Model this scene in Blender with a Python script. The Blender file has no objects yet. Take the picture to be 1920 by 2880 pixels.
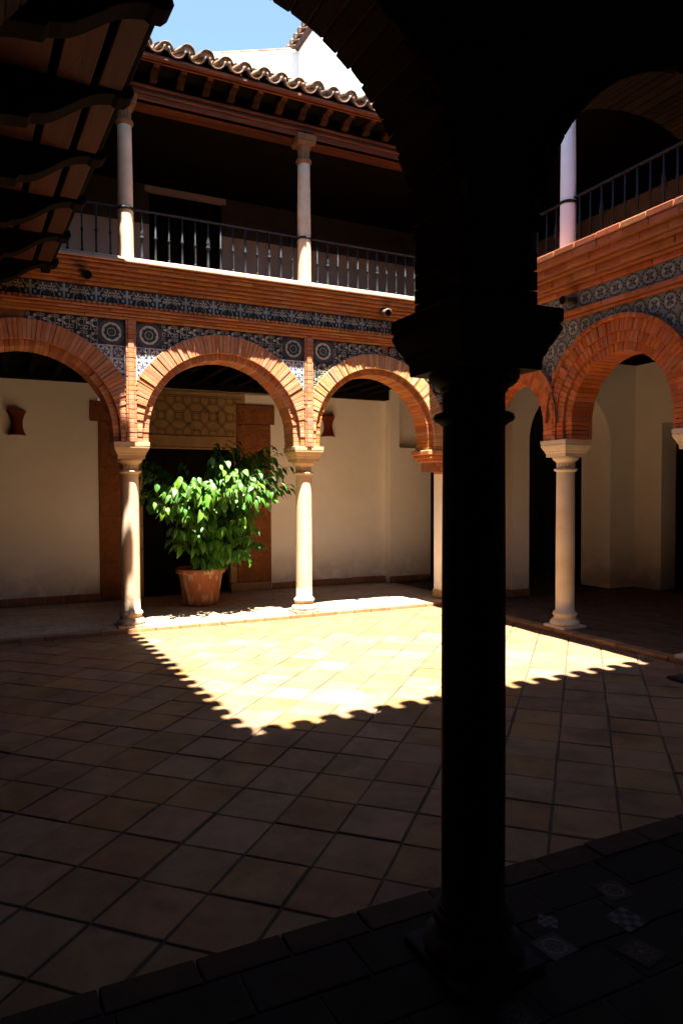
import bpy, bmesh, math, random
from mathutils import Vector, Matrix
random.seed(7)
R = math.radians
PI = math.pi
scene = bpy.context.scene
COL = scene.collection

# ------------------------------------------------------------------ camera
cam_d = bpy.data.cameras.new('camera')
cam = bpy.data.objects.new('camera', cam_d)
COL.objects.link(cam)
cam_d.sensor_fit = 'VERTICAL'
cam_d.sensor_height = 36.0
cam_d.sensor_width = 24.0
cam_d.lens = 36.0 * 1981.05 / 2880.0
cam_d.clip_start = 0.05
cam_d.clip_end = 500
cam.matrix_world = (Matrix.Translation((0, 0, 1.65)) @ Matrix.Rotation(R(-26.128), 4, 'Z')
                    @ Matrix.Rotation(R(90 - 1.66), 4, 'X') @ Matrix.Rotation(R(-0.198), 4, 'Z'))
scene.camera = cam

# ------------------------------------------------------------------ light
SUN_TRAVEL = Vector((0.023, 0.263, -1.0)).normalized()
elev = math.asin(-SUN_TRAVEL.z)
azim = math.atan2(-SUN_TRAVEL.x, -SUN_TRAVEL.y)
world = bpy.data.worlds.new('World')
scene.world = world
world.use_nodes = True
wn = world.node_tree
bg = wn.nodes['Background']
sky = wn.nodes.new('ShaderNodeTexSky')
sky.sky_type = 'NISHITA'
sky.sun_disc = False
sky.sun_elevation = elev
sky.sun_rotation = azim
sky.altitude = 700
sky.air_density = 1.0
sky.dust_density = 0.0
sky.ozone_density = 1.4
wn.links.new(sky.outputs[0], bg.inputs[0])
bg.inputs[1].default_value = 0.051
sun_d = bpy.data.lights.new('sun', 'SUN')
sun_d.energy = 5.0
sun_d.angle = R(0.55)
sun_d.color = (1.0, 0.94, 0.85)
sun = bpy.data.objects.new('sun', sun_d)
COL.objects.link(sun)
sun.rotation_euler = SUN_TRAVEL.to_track_quat('-Z', 'Y').to_euler()
sun.location = (0, 0, 20)

scene.render.engine = 'CYCLES'
scene.view_settings.view_transform = 'Standard'
scene.view_settings.look = 'None'
scene.view_settings.gamma = 1.0
scene.view_settings.exposure = 3.05
scene.cycles.max_bounces = 8
scene.cycles.diffuse_bounces = 6

# ------------------------------------------------------------------ material helpers
class X:
    """tiny expression -> math node compiler"""
    nt = None
    def __init__(s, v): s.v = v
    @staticmethod
    def m(op, *a, clamp=False):
        n = X.nt.nodes.new('ShaderNodeMath'); n.operation = op; n.use_clamp = clamp
        for i, q in enumerate(a):
            q = q.v if isinstance(q, X) else q
            if isinstance(q, (int, float)): n.inputs[i].default_value = q
            else: X.nt.links.new(q, n.inputs[i])
        return X(n.outputs[0])
    def __add__(s, o): return X.m('ADD', s, o)
    __radd__ = __add__
    def __sub__(s, o): return X.m('SUBTRACT', s, o)
    def __rsub__(s, o): return X.m('SUBTRACT', o, s)
    def __mul__(s, o): return X.m('MULTIPLY', s, o)
    __rmul__ = __mul__
    def __lt__(s, o): return X.m('LESS_THAN', s, o)
    def __gt__(s, o): return X.m('GREATER_THAN', s, o)
    def __abs__(s): return X.m('ABSOLUTE', s)
    def __or__(s, o): return X.m('MAXIMUM', s, o)
    def __and__(s, o): return X.m('MINIMUM', s, o)
def xdist(u, v, cx, cy):
    a = u - cx; b = v - cy
    return X.m('SQRT', a * a + b * b)
def xang(u, v, cx, cy): return X.m('ARCTAN2', v - cy, u - cx)

def new_mat(name):
    m = bpy.data.materials.new(name); m.use_nodes = True
    nt = m.node_tree
    return m, nt, nt.nodes['Principled BSDF']
def mixc(nt, fac, a, b):
    n = nt.nodes.new('ShaderNodeMix'); n.data_type = 'RGBA'
    def put(sock, v):
        if isinstance(v, (tuple, list)): sock.default_value = (v[0], v[1], v[2], 1)
        elif isinstance(v, X): nt.links.new(v.v, sock)
        elif isinstance(v, (int, float)): sock.default_value = v
        else: nt.links.new(v, sock)
    put(n.inputs[0], fac); put(n.inputs[6], a); put(n.inputs[7], b)
    return n.outputs[2]
def noise(nt, scale, detail=4, rough=.6, vec=None, dist=0.0):
    n = nt.nodes.new('ShaderNodeTexNoise')
    n.inputs['Scale'].default_value = scale; n.inputs['Detail'].default_value = detail
    n.inputs['Roughness'].default_value = rough; n.inputs['Distortion'].default_value = dist
    if vec is not None: nt.links.new(vec, n.inputs['Vector'])
    return n.outputs[0]
def ramp(nt, fac, lo, hi):
    n = nt.nodes.new('ShaderNodeMapRange')
    n.inputs[1].default_value = lo; n.inputs[2].default_value = hi
    nt.links.new(fac, n.inputs[0])
    return n.outputs[0]
def wpos(nt, sc=None):
    g = nt.nodes.new('ShaderNodeNewGeometry')
    if sc is None: return g.outputs['Position']
    mp = nt.nodes.new('ShaderNodeMapping'); mp.inputs['Scale'].default_value = sc
    nt.links.new(g.outputs['Position'], mp.inputs[0])
    return mp.outputs[0]
def vary(nt, col, amount, hue=0.0, sat=0.0):
    oi = nt.nodes.new('ShaderNodeObjectInfo')
    h = nt.nodes.new('ShaderNodeHueSaturation')
    X.nt = nt
    r = X(oi.outputs['Random'])
    nt.links.new((1.0 - amount + r * (2 * amount)).v, h.inputs['Value'])
    r2 = X.m('FRACT', r * 7.31)
    r3 = X.m('FRACT', r * 13.7)
    nt.links.new((0.5 - hue + r2 * (2 * hue)).v, h.inputs['Hue'])
    nt.links.new((1.0 - sat + r3 * (2 * sat)).v, h.inputs['Saturation'])
    nt.links.new(col, h.inputs['Color'])
    return h.outputs[0]
def bump(nt, bs, h, strength, dist):
    b = nt.nodes.new('ShaderNodeBump'); b.inputs['Strength'].default_value = strength
    b.inputs['Distance'].default_value = dist
    nt.links.new(h, b.inputs['Height']); nt.links.new(b.outputs[0], bs.inputs['Normal'])

def M(name, c1, c2, rough=.85, scale=6, rnd=.0, hue=0.0, sat=0.0, bscale=60, bstr=.35, bdist=.004,
      lo=.35, hi=.65, speck=None, speck_scale=90, speck_lo=.62, stretch=None, spec=.25, stain=None):
    m, nt, bs = new_mat(name); X.nt = nt
    p = wpos(nt, stretch)
    n1 = noise(nt, scale, 6, .65, p, .4)
    col = mixc(nt, X(ramp(nt, n1, lo, hi)), c1, c2)
    if speck:
        n2 = noise(nt, speck_scale, 3, .6, p)
        col = mixc(nt, X(ramp(nt, n2, speck_lo, speck_lo + .08)), col, speck)
    if stain:
        n3 = noise(nt, stain[1], 5, .7, wpos(nt), .6)
        f3 = X.m('MULTIPLY', X(ramp(nt, n3, stain[2], stain[3])), stain[4])
        if len(stain) > 5:                       # rising damp: only near the ground, with a ragged edge
            sp_ = nt.nodes.new('ShaderNodeSeparateXYZ'); nt.links.new(wpos(nt), sp_.inputs[0])
            X.nt = nt
            hgt = X(sp_.outputs[2]) + X(n3) * .5
            f3 = X.m('MULTIPLY', f3, X(ramp(nt, hgt.v, stain[5], stain[6])))
        col = mixc(nt, f3, col, stain[0])
    if rnd: col = vary(nt, col, rnd, hue, sat)
    nt.links.new(col, bs.inputs['Base Color'])
    bs.inputs['Roughness'].default_value = rough
    bs.inputs['Specular IOR Level'].default_value = spec
    if bstr: bump(nt, bs, noise(nt, bscale, 5, .7, p), bstr, bdist)
    return m

MAT = {}
MAT['plaster'] = M('lime_plaster', (.90, .85, .76), (.85, .79, .69), scale=1.6, bscale=26, bstr=.35, bdist=.012, stain=((.42, .34, .25), 3.2, .38, .62, .55, 1.05, .45))
MAT['plaster_dim'] = M('old_ochre_plaster', (.20, .15, .10), (.13, .10, .07), scale=3, bscale=26, bdist=.01)
MAT['dark_room'] = M('shade_dark_wall', (.05, .045, .04), (.035, .03, .03), scale=2, bstr=.2)  # wall colour darkened to keep the enclosed rooms in shade
MAT['white'] = M('whitewash', (.80, .80, .79), (.74, .74, .74), scale=2, bscale=18, bdist=.01)
MAT['brick'] = M('red_brick', (.50, .215, .105), (.42, .155, .068), rnd=.20, hue=.006, sat=.08, scale=9, bscale=70, bstr=.6, bdist=.006, speck=(.50, .28, .14), speck_lo=.60)
MAT['brick_pale'] = M('pale_brick', (.53, .30, .135), (.47, .20, .075), rnd=.22, hue=.012, sat=.10, scale=9, bscale=70, bstr=.6, bdist=.006, speck=(.52, .33, .17), speck_lo=.58)
MAT['brick_deep'] = M('deep_red_brick', (.46, .125, .036), (.34, .09, .03), rnd=.20, hue=.008, sat=.06, scale=8, bscale=60, bstr=.6, bdist=.006, speck=(.50, .24, .08), speck_lo=.60)
MAT['brick_corn'] = M('orange_brick', (.50, .20, .060), (.38, .13, .045), rnd=.20, hue=.012, sat=.08, scale=7, bscale=50, bstr=.7, bdist=.008, speck=(.16, .06, .03), speck_lo=.64, speck_scale=40, stretch=(.5, .5, 2.2))
MAT['mortar'] = M('lime_mortar', (.30, .13, .055), (.22, .09, .04), scale=14, bscale=90, bstr=.6)
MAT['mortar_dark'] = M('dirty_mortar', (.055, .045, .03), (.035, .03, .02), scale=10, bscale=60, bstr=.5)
MAT['joint'] = M('sandy_joint', (.085, .060, .040), (.05, .038, .026), scale=8, bscale=60, bstr=.5)
MAT['stone'] = M('cream_stone', (.60, .455, .305), (.52, .375, .24), rough=.7, scale=5, bscale=45, bstr=.35, bdist=.004, speck=(.40, .28, .17), speck_lo=.66, speck_scale=55, stain=((.10, .07, .045), 14, .42, .62, .8, .95, .35))
MAT['stone_cap'] = M('ochre_stone', (.56, .40, .22), (.46, .31, .16), rough=.75, scale=8, bscale=45, bstr=.35)
MAT['cap_brown'] = M('brown_stone', (.19, .095, .040), (.13, .065, .028), rough=.8, scale=9, bscale=45, bstr=.5)
MAT['marble'] = M('weathered_marble', (.64, .56, .46), (.54, .44, .30), rough=.55, scale=3, bscale=45, bstr=.25, speck=(.42, .30, .15), speck_lo=.68, speck_scale=12)
MAT['marble_white'] = M('white_marble', (.84, .84, .83), (.78, .78, .77), rough=.5, scale=3, bscale=45, bstr=.2)
MAT['tile'] = M('terracotta_floor_tile', (.275, .158, .080), (.215, .118, .056), rnd=.13, hue=.010, sat=.12, rough=.62, scale=5, bscale=22, bstr=.45, bdist=.006, speck=(.22, .11, .07), speck_lo=.64, speck_scale=26, spec=.15, stain=((.095, .060, .034), 1.9, .46, .68, .65))
MAT['paver'] = M('worn_brick_paver', (.31, .18, .10), (.24, .135, .08), rnd=.12, hue=.008, sat=.08, rough=.7, scale=6, bscale=40, bstr=.5, bdist=.005, stain=((.10, .07, .05), 2.0, .48, .70, .5), speck=(.12, .08, .05), speck_lo=.62, speck_scale=30)
MAT['near_paver'] = M('shade_dark_paver', (.026, .021, .016), (.018, .015, .012), rnd=.15, spec=.08, rough=.8, scale=6, bscale=40, bstr=.5, bdist=.005)  # foreground shade put into the paver colour
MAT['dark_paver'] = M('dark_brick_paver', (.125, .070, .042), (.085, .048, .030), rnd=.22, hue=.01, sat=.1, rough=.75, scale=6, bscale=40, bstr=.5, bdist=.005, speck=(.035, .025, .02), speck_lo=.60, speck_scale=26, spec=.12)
MAT['near_kerb'] = M('shade_dark_kerb', (.050, .032, .020), (.035, .022, .015), rnd=.15, rough=.8, scale=9, bscale=40, bstr=.6, bdist=.008, spec=.1)  # near kerb colour darkened the same way, shade included
MAT['near_brick'] = M('shade_dark_brick', (.040, .021, .010), (.022, .012, .007), rnd=.3, spec=.08, scale=9, bscale=60, bstr=.7, bdist=.008)  # brick colour darkened, shade of the near gallery put into it
MAT['dark_stone'] = M('shade_dark_stone', (.030, .028, .026), (.020, .019, .018), rough=.85, scale=6, bscale=45, bstr=.4)  # near-black stone colour carries the foreground shade
MAT['ledge'] = M('glazed_ledge_tile', (.50, .29, .19), (.44, .24, .15), rnd=.06, rough=.6, scale=9, bscale=40, bstr=.3)
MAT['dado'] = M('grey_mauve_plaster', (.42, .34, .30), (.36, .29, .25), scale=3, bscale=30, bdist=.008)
MAT['upper_field'] = M('dark_upper_plaster', (.060, .048, .036), (.035, .03, .024), scale=4, bscale=30, bdist=.008)  # darker plaster tone above the dado line
MAT['pale_paver'] = M('worn_beige_paver', (.50, .37, .25), (.42, .30, .19), rnd=.10, hue=.006, sat=.08, rough=.7, scale=6, bscale=40, bstr=.5, bdist=.005, speck=(.22, .15, .09), speck_lo=.64, speck_scale=30, stain=((.22, .16, .10), 2.4, .48, .70, .5))
MAT['pale_bed'] = M('beige_mortar', (.36, .26, .17), (.28, .20, .13), scale=9)
MAT['kerb'] = M('kerb_brick', (.38, .20, .09), (.28, .13, .06), rnd=.18, scale=9, bscale=40, bstr=.6, bdist=.008)
MAT['roof'] = M('old_roof_tile', (.27, .145, .085), (.19, .125, .085), rnd=.30, hue=.012, sat=.25, scale=9, bscale=40, bstr=.8, bdist=.008, speck=(.17, .155, .115), speck_lo=.50, speck_scale=16)
MAT['roof_mortar'] = M('tile_mortar', (.42, .38, .32), (.24, .20, .16), scale=20, bscale=50, bstr=.6)
MAT['wood'] = M('dark_timber', (.075, .026, .012), (.04, .014, .008), rnd=.20, rough=.6, scale=4, bscale=40, bstr=.6, bdist=.006, stretch=(.4, 5, 5))
MAT['wood_dim'] = M('old_brown_timber', (.045, .017, .008), (.025, .010, .006), rnd=.35, rough=.7, scale=5, bscale=40, bstr=.6, bdist=.006, spec=.1)
MAT['wood_y'] = M('dark_timber_lengthwise', (.11, .034, .014), (.06, .02, .009), rnd=.2, rough=.6, scale=4, bscale=40, bstr=.6, bdist=.006, stretch=(5, .4, 5))
MAT['wood_red'] = M('red_stained_timber', (.17, .046, .015), (.055, .017, .008), rnd=.22, rough=.6, scale=4, bscale=40, bstr=.6, bdist=.006, stretch=(.35, 6, 6))
MAT['wood_red_y'] = M('red_stained_board', (.055, .011, .004), (.024, .006, .003), rnd=.2, rough=.65, scale=4, bscale=40, bstr=.5, bdist=.006, stretch=(6, .35, 6))
MAT['wood_black'] = M('blackened_timber', (.009, .0065, .005), (.005, .004, .0035), rnd=.2, spec=.04, rough=.85, scale=4, bscale=30, bstr=.5, stretch=(5, .4, 5))
MAT['iron'] = M('wrought_iron', (.010, .012, .016), (.018, .020, .026), rough=.62, scale=14, bscale=50, bstr=.25, spec=.12)
MAT['pot'] = M('terracotta_pot', (.33, .105, .040), (.24, .08, .032), rough=.8, scale=5, bscale=50, bstr=.35, speck=(.38, .24, .14), speck_lo=.52, speck_scale=6, stretch=(2.5, 2.5, .6))
MAT['soil'] = M('soil', (.03, .02, .012), (.05, .03, .02), bstr=.8, bdist=.02)
MAT['sconce'] = M('red_clay', (.30, .060, .025), (.24, .05, .022), rough=.8, scale=9, bstr=.3)
MAT['red_stone'] = M('rough_red_sandstone', (.36, .135, .045), (.27, .095, .032), rough=.9, scale=7, bscale=14, bstr=1.0, bdist=.07, speck=(.18, .06, .025), speck_lo=.60, speck_scale=22)
MAT['pale_stone'] = M('ochre_limestone', (.46, .29, .13), (.36, .21, .09), rough=.85, scale=4, bscale=35, bstr=.35, speck=(.20, .12, .05), speck_lo=.62, speck_scale=6)
MAT['pipe'] = M('blue_glazed_spout', (.045, .05, .085), (.03, .03, .05), rough=.4, scale=12, bstr=.2, spec=.5)
MAT['pipe_grey'] = M('grey_clay_spout', (.15, .11, .085), (.10, .08, .07), rough=.6, scale=12, bstr=.2)
MAT['bark'] = M('bark', (.07, .045, .025), (.04, .026, .016), bstr=.8, bdist=.01, scale=20)
MAT['mat'] = M('black_rubber_mat', (.014, .016, .018), (.02, .02, .022), rough=.7, scale=30, bscale=200, bstr=.3)
MAT['wall_line'] = M('incised_line', (.13, .080, .034), (.17, .105, .045), bstr=0)
MAT['ground'] = M('bare_earth', (.22, .17, .11), (.17, .13, .09), scale=.6, bscale=5, bdist=.03)
MAT['grass'] = M('dry_weed', (.10, .12, .03), (.16, .14, .05), bstr=0, rnd=.2)

def glaze(name, fn, rnd=.22, rough=.5):
    """painted ceramic: fn(u, v) -> list of (mask, colour) laid over a base colour"""
    m, nt, bs = new_mat(name)
    X.nt = nt
    uv = nt.nodes.new('ShaderNodeUVMap'); uv.uv_map = 'UVMap'
    sp = nt.nodes.new('ShaderNodeSeparateXYZ'); nt.links.new(uv.outputs[0], sp.inputs[0])
    # hand-painted wobble
    wob = noise(nt, 38, 3, .6, wpos(nt))
    wv = (X(wob) - .5)
    u = X(sp.outputs[0]) + wv * .06; v = X(sp.outputs[1]) - wv * .06
    base, layers = fn(u, v)
    col = None
    for mask, c in layers:
        col = mixc(nt, mask, base if col is None else col, c)
    dirt = ramp(nt, noise(nt, 9, 4, .7, wpos(nt)), .35, .75)
    col = mixc(nt, X.m('MULTIPLY', X(dirt), .35), col, (.07, .06, .05))
    col = vary(nt, col, rnd)
    nt.links.new(col, bs.inputs['Base Color'])
    bs.inputs['Roughness'].default_value = rough
    bs.inputs['Specular IOR Level'].default_value = .2
    return m
BLUE = (.020, .030, .060); INK = (.014, .015, .014); CREAM = (.50, .46, .36); GREEN = (.018, .045, .026); OCHRE = (.24, .13, .035); PALE = (.38, .36, .29)
def f_frieze(u, v):
    a = xang(u, v, .30, .42); r = xdist(u, v, .30, .42)
    pet = (r - (X.m('SINE', a * 3.0 + .6) * .13 + .17)) < 0
    a2 = xang(u, v, .74, .62); r2 = xdist(u, v, .74, .62)
    pet2 = (r2 - (X.m('SINE', a2 * 5.0) * .09 + .15)) < 0
    arc = (abs(xdist(u, v, 1.0, .1) - .42) < .035) | (abs(xdist(u, v, .1, 1.0) - .36) < .035)
    stem = abs(u - .03) < .04
    dots = (xdist(u, v, .84, .2) < .07) | (xdist(u, v, .16, .82) < .07) | (xdist(u, v, .5, .88) < .05)
    bord = (v < .05) | (v > .955)
    return (.020, .019, .014), [(abs(r2 - .26) < .03, OCHRE), (pet, PALE), ((r < .09), GREEN), (arc, (.30, .29, .22)), (pet2, CREAM), ((r2 < .07), OCHRE), (stem, PALE), (dots, (.05, .10, .10)), (bord, BLUE)]
def f_spandrel(u, v):
    r = xdist(u, v, .5, .52); a = xang(u, v, .5, .52)
    fleur = (r - (X.m('SINE', a * 3.0 + 1.57 * 3) * .16 + .20)) < 0
    core = (r - (X.m('SINE', a * 3.0 + 1.57 * 3) * .10 + .09)) < 0
    curl = (abs(xdist(u, v, .16, .16) - .13) < .035) | (abs(xdist(u, v, .84, .16) - .13) < .035) | (abs(xdist(u, v, .14, .80) - .10) < .03) | (abs(xdist(u, v, .86, .80) - .10) < .03)
    stem = (abs(u - .5) < .03) & (v < .5)
    edge = (u < .03) | (u > .97)
    return (.016, .020, .020), [(curl, (.34, .32, .25)), (fleur, CREAM), (core, OCHRE), (stem, PALE), ((abs(xdist(u, v, .5, .1) - .2) < .03), GREEN), (edge, (.20, .19, .16))]
def f_floral(u, v):
    r = xdist(u, v, .5, .5); a = xang(u, v, .5, .5)
    pet = (r - (X.m('SINE', a * 5.0) * .1 + .2)) < 0
    q = (xdist(u, v, .18, .2) < .11) | (xdist(u, v, .82, .8) < .11) | (xdist(u, v, .2, .82) < .11) | (xdist(u, v, .8, .2) < .11)
    vine = abs(r - .4) < .03
    return (.58, .55, .46), [(vine, GREEN), (pet, (.05, .10, .30)), (r < .09, OCHRE), (q, (.03, .07, .22))]
def f_medal(u, v):
    r = xdist(u, v, .5, .5); a = xang(u, v, .5, .5)
    petals = (r - (X.m('SINE', a * 8.0) * .055 + .29)) < 0
    star = (r - (X.m('SINE', a * 8.0 + 3.14) * .075 + .21)) < 0
    star4 = (r - (X.m('SINE', a * 4.0 + 1.57) * .1 + .12)) < 0
    cross = (abs(u - .5) < .006) | (abs(v - .5) < .006)
    return CREAM, [(r > .485, BLUE), ((abs(r - .425) < .055), (.03, .022, .018)), (abs(r - .425) < .018, (.13, .075, .04)), (petals, (.025, .040, .055)), (abs(r - .315) < .02, CREAM), (star, GREEN), (abs(r - .15) < .018, PALE), (r < .05, OCHRE), (cross, INK)]
def f_ring(u, v):
    r = xdist(u, v, .5, .5); a = xang(u, v, .5, .5)
    ring = abs(r - .44) < .055
    dots = X.m('SINE', a * 14.0) > .35
    fl = (r - (X.m('SINE', a * 4.0 + 1.57) * .11 + .2)) < 0
    fl2 = (r - (X.m('SINE', a * 4.0 - 1.57) * .08 + .2)) < 0
    dia = ((abs(u - .5) + abs(v - .72)) < .07) | ((abs(u - .5) + abs(v - .28)) < .07)
    return (.27, .25, .20), [(r > .5, (.21, .19, .15)), (ring, (.026, .017, .012)), ((abs(r - .44) < .022) & dots, (.32, .28, .21)), (fl, (.36, .34, .29)), (fl2, (.045, .040, .036)), (r < .06, OCHRE), (dia, (.040, .050, .11))]
def f_star(u, v):
    r = xdist(u, v, .5, .5); a = xang(u, v, .5, .5)
    st = abs(r - (X.m('SINE', a * 8.0) * .07 + .3)) < .035
    return (.03, .022, .018), [(st, CREAM), ((r - (X.m('SINE', a * 8.0) * .05 + .12)) < 0, PALE)]
def f_check(u, v):
    s = (X.m('SINE', u * 12.566) * X.m('SINE', v * 12.566)) > 0
    return (.02, .02, .06), [(s, (.60, .60, .62))]
MAT['az_frieze'] = glaze('frieze_glaze', f_frieze)
MAT['az_spandrel'] = glaze('spandrel_glaze', f_spandrel)
MAT['az_floral'] = glaze('floral_glaze', f_floral)
MAT['az_medal'] = glaze('medallion_glaze', f_medal)
MAT['az_ring'] = glaze('ring_glaze', f_ring, rough=.4)
MAT['az_star'] = glaze('star_glaze', f_star)
def dull(fn, k=.13):  # scales glaze colours down, putting the foreground shade into the inlays
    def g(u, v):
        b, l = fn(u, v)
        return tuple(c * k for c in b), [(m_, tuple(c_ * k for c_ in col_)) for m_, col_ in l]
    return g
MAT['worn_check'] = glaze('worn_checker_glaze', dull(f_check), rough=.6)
MAT['shaded_star'] = glaze('shaded_star_glaze', dull(f_star), rough=.6)
MAT['shaded_medal'] = glaze('shaded_rosette_glaze', dull(f_medal), rough=.6)
MAT['az_check'] = glaze('checker_glaze', f_check)

def leaf_mat():
    m, nt, bs = new_mat('leaf_green')
    col = mixc(nt, X(ramp(nt, noise(nt, 3.5, 3, .5, wpos(nt)), .35, .65)), (.055, .15, .018), (.10, .22, .028))
    col = vary(nt, col, .34, .022, .12)
    nt.links.new(col, bs.inputs['Base Color'])
    bs.inputs['Roughness'].default_value = .45
    bs.inputs['Specular IOR Level'].default_value = .35
    tr = nt.nodes.new('ShaderNodeBsdfTranslucent'); nt.links.new(col, tr.inputs[0])
    mx = nt.nodes.new('ShaderNodeMixShader'); mx.inputs[0].default_value = .28
    out = nt.nodes['Material Output']
    nt.links.new(bs.outputs[0], mx.inputs[1]); nt.links.new(tr.outputs[0], mx.inputs[2])
    nt.links.new(mx.outputs[0], out.inputs[0])
    return m
MAT['leaf'] = leaf_mat()

# ------------------------------------------------------------------ mesh helpers
def link(o): COL.objects.link(o); return o
def me(name, bm, mats=(), smooth=False):
    m = bpy.data.meshes.new(name)
    bm.normal_update()
    bm.to_mesh(m); bm.free()
    for k in (mats if isinstance(mats, (list, tuple)) else (mats,)):
        m.materials.append(MAT[k])
    if smooth:
        for p in m.polygons: p.use_smooth = True
    return m
def ob(name, mesh, parent=None, loc=None, rot=None, label=None, cat=None, group=None, kind=None):
    o = bpy.data.objects.new(name, mesh)
    COL.objects.link(o)
    if parent is not None: o.parent = parent
    if loc is not None: o.location = loc
    if rot is not None: o.rotation_euler = rot
    if label: o['label'] = label
    if cat: o['category'] = cat
    if group: o['group'] = group
    if kind: o['kind'] = kind
    elif label and cat: o['kind'] = 'thing'
    return o
def thing(name, label, cat, loc=(0, 0, 0), rotz=0, group=None):
    return ob(name, None, None, loc, (0, 0, rotz), label, cat, group)
def box(bm, x0, x1, y0, y1, z0, z1, mi=0):
    vs = [bm.verts.new(p) for p in ((x0, y0, z0), (x1, y0, z0), (x1, y1, z0), (x0, y1, z0), (x0, y0, z1), (x1, y0, z1), (x1, y1, z1), (x0, y1, z1))]
    for q in ((3, 2, 1, 0), (4, 5, 6, 7), (0, 1, 5, 4), (1, 2, 6, 5), (2, 3, 7, 6), (3, 0, 4, 7)):
        f = bm.faces.new([vs[i] for i in q]); f.material_index = mi
    return vs
def bev(bm, w, seg=1):
    bmesh.ops.bevel(bm, geom=list(bm.edges), offset=w, offset_type='OFFSET', segments=seg, profile=.5, affect='EDGES', clamp_overlap=True)
def bbox(name, mat, x0, x1, y0, y1, z0, z1, bw=0.0):
    bm = bmesh.new(); box(bm, x0, x1, y0, y1, z0, z1)
    if bw: bev(bm, bw)
    return me(name, bm, mat)
def lathe(bm, prof, seg=28, cap=True, cx=0, cy=0, mi=0):
    rings = []
    for r, z in prof:
        rings.append([bm.verts.new((cx + r * math.cos(2 * PI * i / seg), cy + r * math.sin(2 * PI * i / seg), z)) for i in range(seg)])
    for a, b in zip(rings, rings[1:]):
        for i in range(seg):
            f = bm.faces.new((a[i], a[(i + 1) % seg], b[(i + 1) % seg], b[i])); f.smooth = True; f.material_index = mi
    if cap:
        bm.faces.new(rings[0][::-1]).material_index = mi
        bm.faces.new(rings[-1]).material_index = mi
def lathe_me(name, prof, mat, seg=28):
    bm = bmesh.new(); lathe(bm, prof, seg)
    m = bpy.data.meshes.new(name); bm.normal_update(); bm.to_mesh(m); bm.free(); m.materials.append(MAT[mat])
    return m
def prism(bm, pts, d0, d1, plane='xz'):
    """extrude a polygon; plane xz extrudes along y, yz along x, xy along z"""
    def P(a, b, d): return {'xz': (a, d, b), 'yz': (d, a, b), 'xy': (a, b, d)}[plane]
    A = [bm.verts.new(P(a, b, d0)) for a, b in pts]; B = [bm.verts.new(P(a, b, d1)) for a, b in pts]
    n = len(pts)
    bm.faces.new(A); bm.faces.new(B[::-1])
    for i in range(n): bm.faces.new((A[(i + 1) % n], A[i], B[i], B[(i + 1) % n]))
    bmesh.ops.recalc_face_normals(bm, faces=bm.faces)
def sqstack(bm, prof, seg_corner=0):
    """square mouldings: list of (half width, z)"""
    rings = []
    for a, z in prof:
        rings.append([bm.verts.new(p) for p in ((-a, -a, z), (a, -a, z), (a, a, z), (-a, a, z))])
    for a, b in zip(rings, rings[1:]):
        for i in range(4): bm.faces.new((a[i], a[(i + 1) % 4], b[(i + 1) % 4], b[i]))
    bm.faces.new(rings[0][::-1]); bm.faces.new(rings[-1])
def tube(bm, path, rad, seg=8, mi=0):
    rings = []
    n = len(path)
    for i, p in enumerate(path):
        p = Vector(p)
        t = (Vector(path[min(i + 1, n - 1)]) - Vector(path[max(i - 1, 0)])).normalized()
        a = t.orthogonal().normalized() if abs(t.z) > .9 else t.cross(Vector((0, 0, 1))).normalized()
        b = t.cross(a)
        r = rad[i] if isinstance(rad, (list, tuple)) else rad
        rings.append([bm.verts.new(p + (a * math.cos(2 * PI * k / seg) + b * math.sin(2 * PI * k / seg)) * r) for k in range(seg)])
    for A, B in zip(rings, rings[1:]):
        for k in range(seg):
            f = bm.faces.new((A[k], A[(k + 1) % seg], B[(k + 1) % seg], B[k])); f.smooth = True; f.material_index = mi
    bm.faces.new(rings[0][::-1]); bm.faces.new(rings[-1])
def tile_me(name, w, h, t, mat, flip=False, bw=.002):
    """wall tile in the xz plane, front face at y=0, UV 0..1 on the front"""
    bm = bmesh.new(); box(bm, 0, w, 0, t, 0, h)
    uvl = bm.loops.layers.uv.new('UVMap')
    for f in bm.faces:
        for l in f.loops:
            u = l.vert.co.x / w
            l[uvl].uv = ((1 - u) if flip else u, l.vert.co.z / h)
    return me(name, bm, mat)
def flat_tile_me(name, w, t, mat):
    bm = bmesh.new(); box(bm, -w / 2, w / 2, -w / 2, w / 2, -t, 0)
    uvl = bm.loops.layers.uv.new('UVMap')
    for f in bm.faces:
        for l in f.loops: l[uvl].uv = (l.vert.co.x / w + .5, l.vert.co.y / w + .5)
    return me(name, bm, mat)

# ================================================================== SETTING: ground and floors
bm = bmesh.new(); box(bm, -150, 150, -150, 150, -.5, -.13)
ob('ground', me('ground', bm, 'ground'), kind='structure')

KZ = .045                                     # kerb height of the walkways
YK, XK, XL, YN = 8.46, 5.80, -.12, 2.36       # edges of the sunk courtyard
bm = bmesh.new(); box(bm, XL - .1, XK + .05, YN - .1, YK + .05, -.12, -.0075)
court = ob('courtyard_floor', me('bed', bm, 'joint'), kind='structure')
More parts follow.
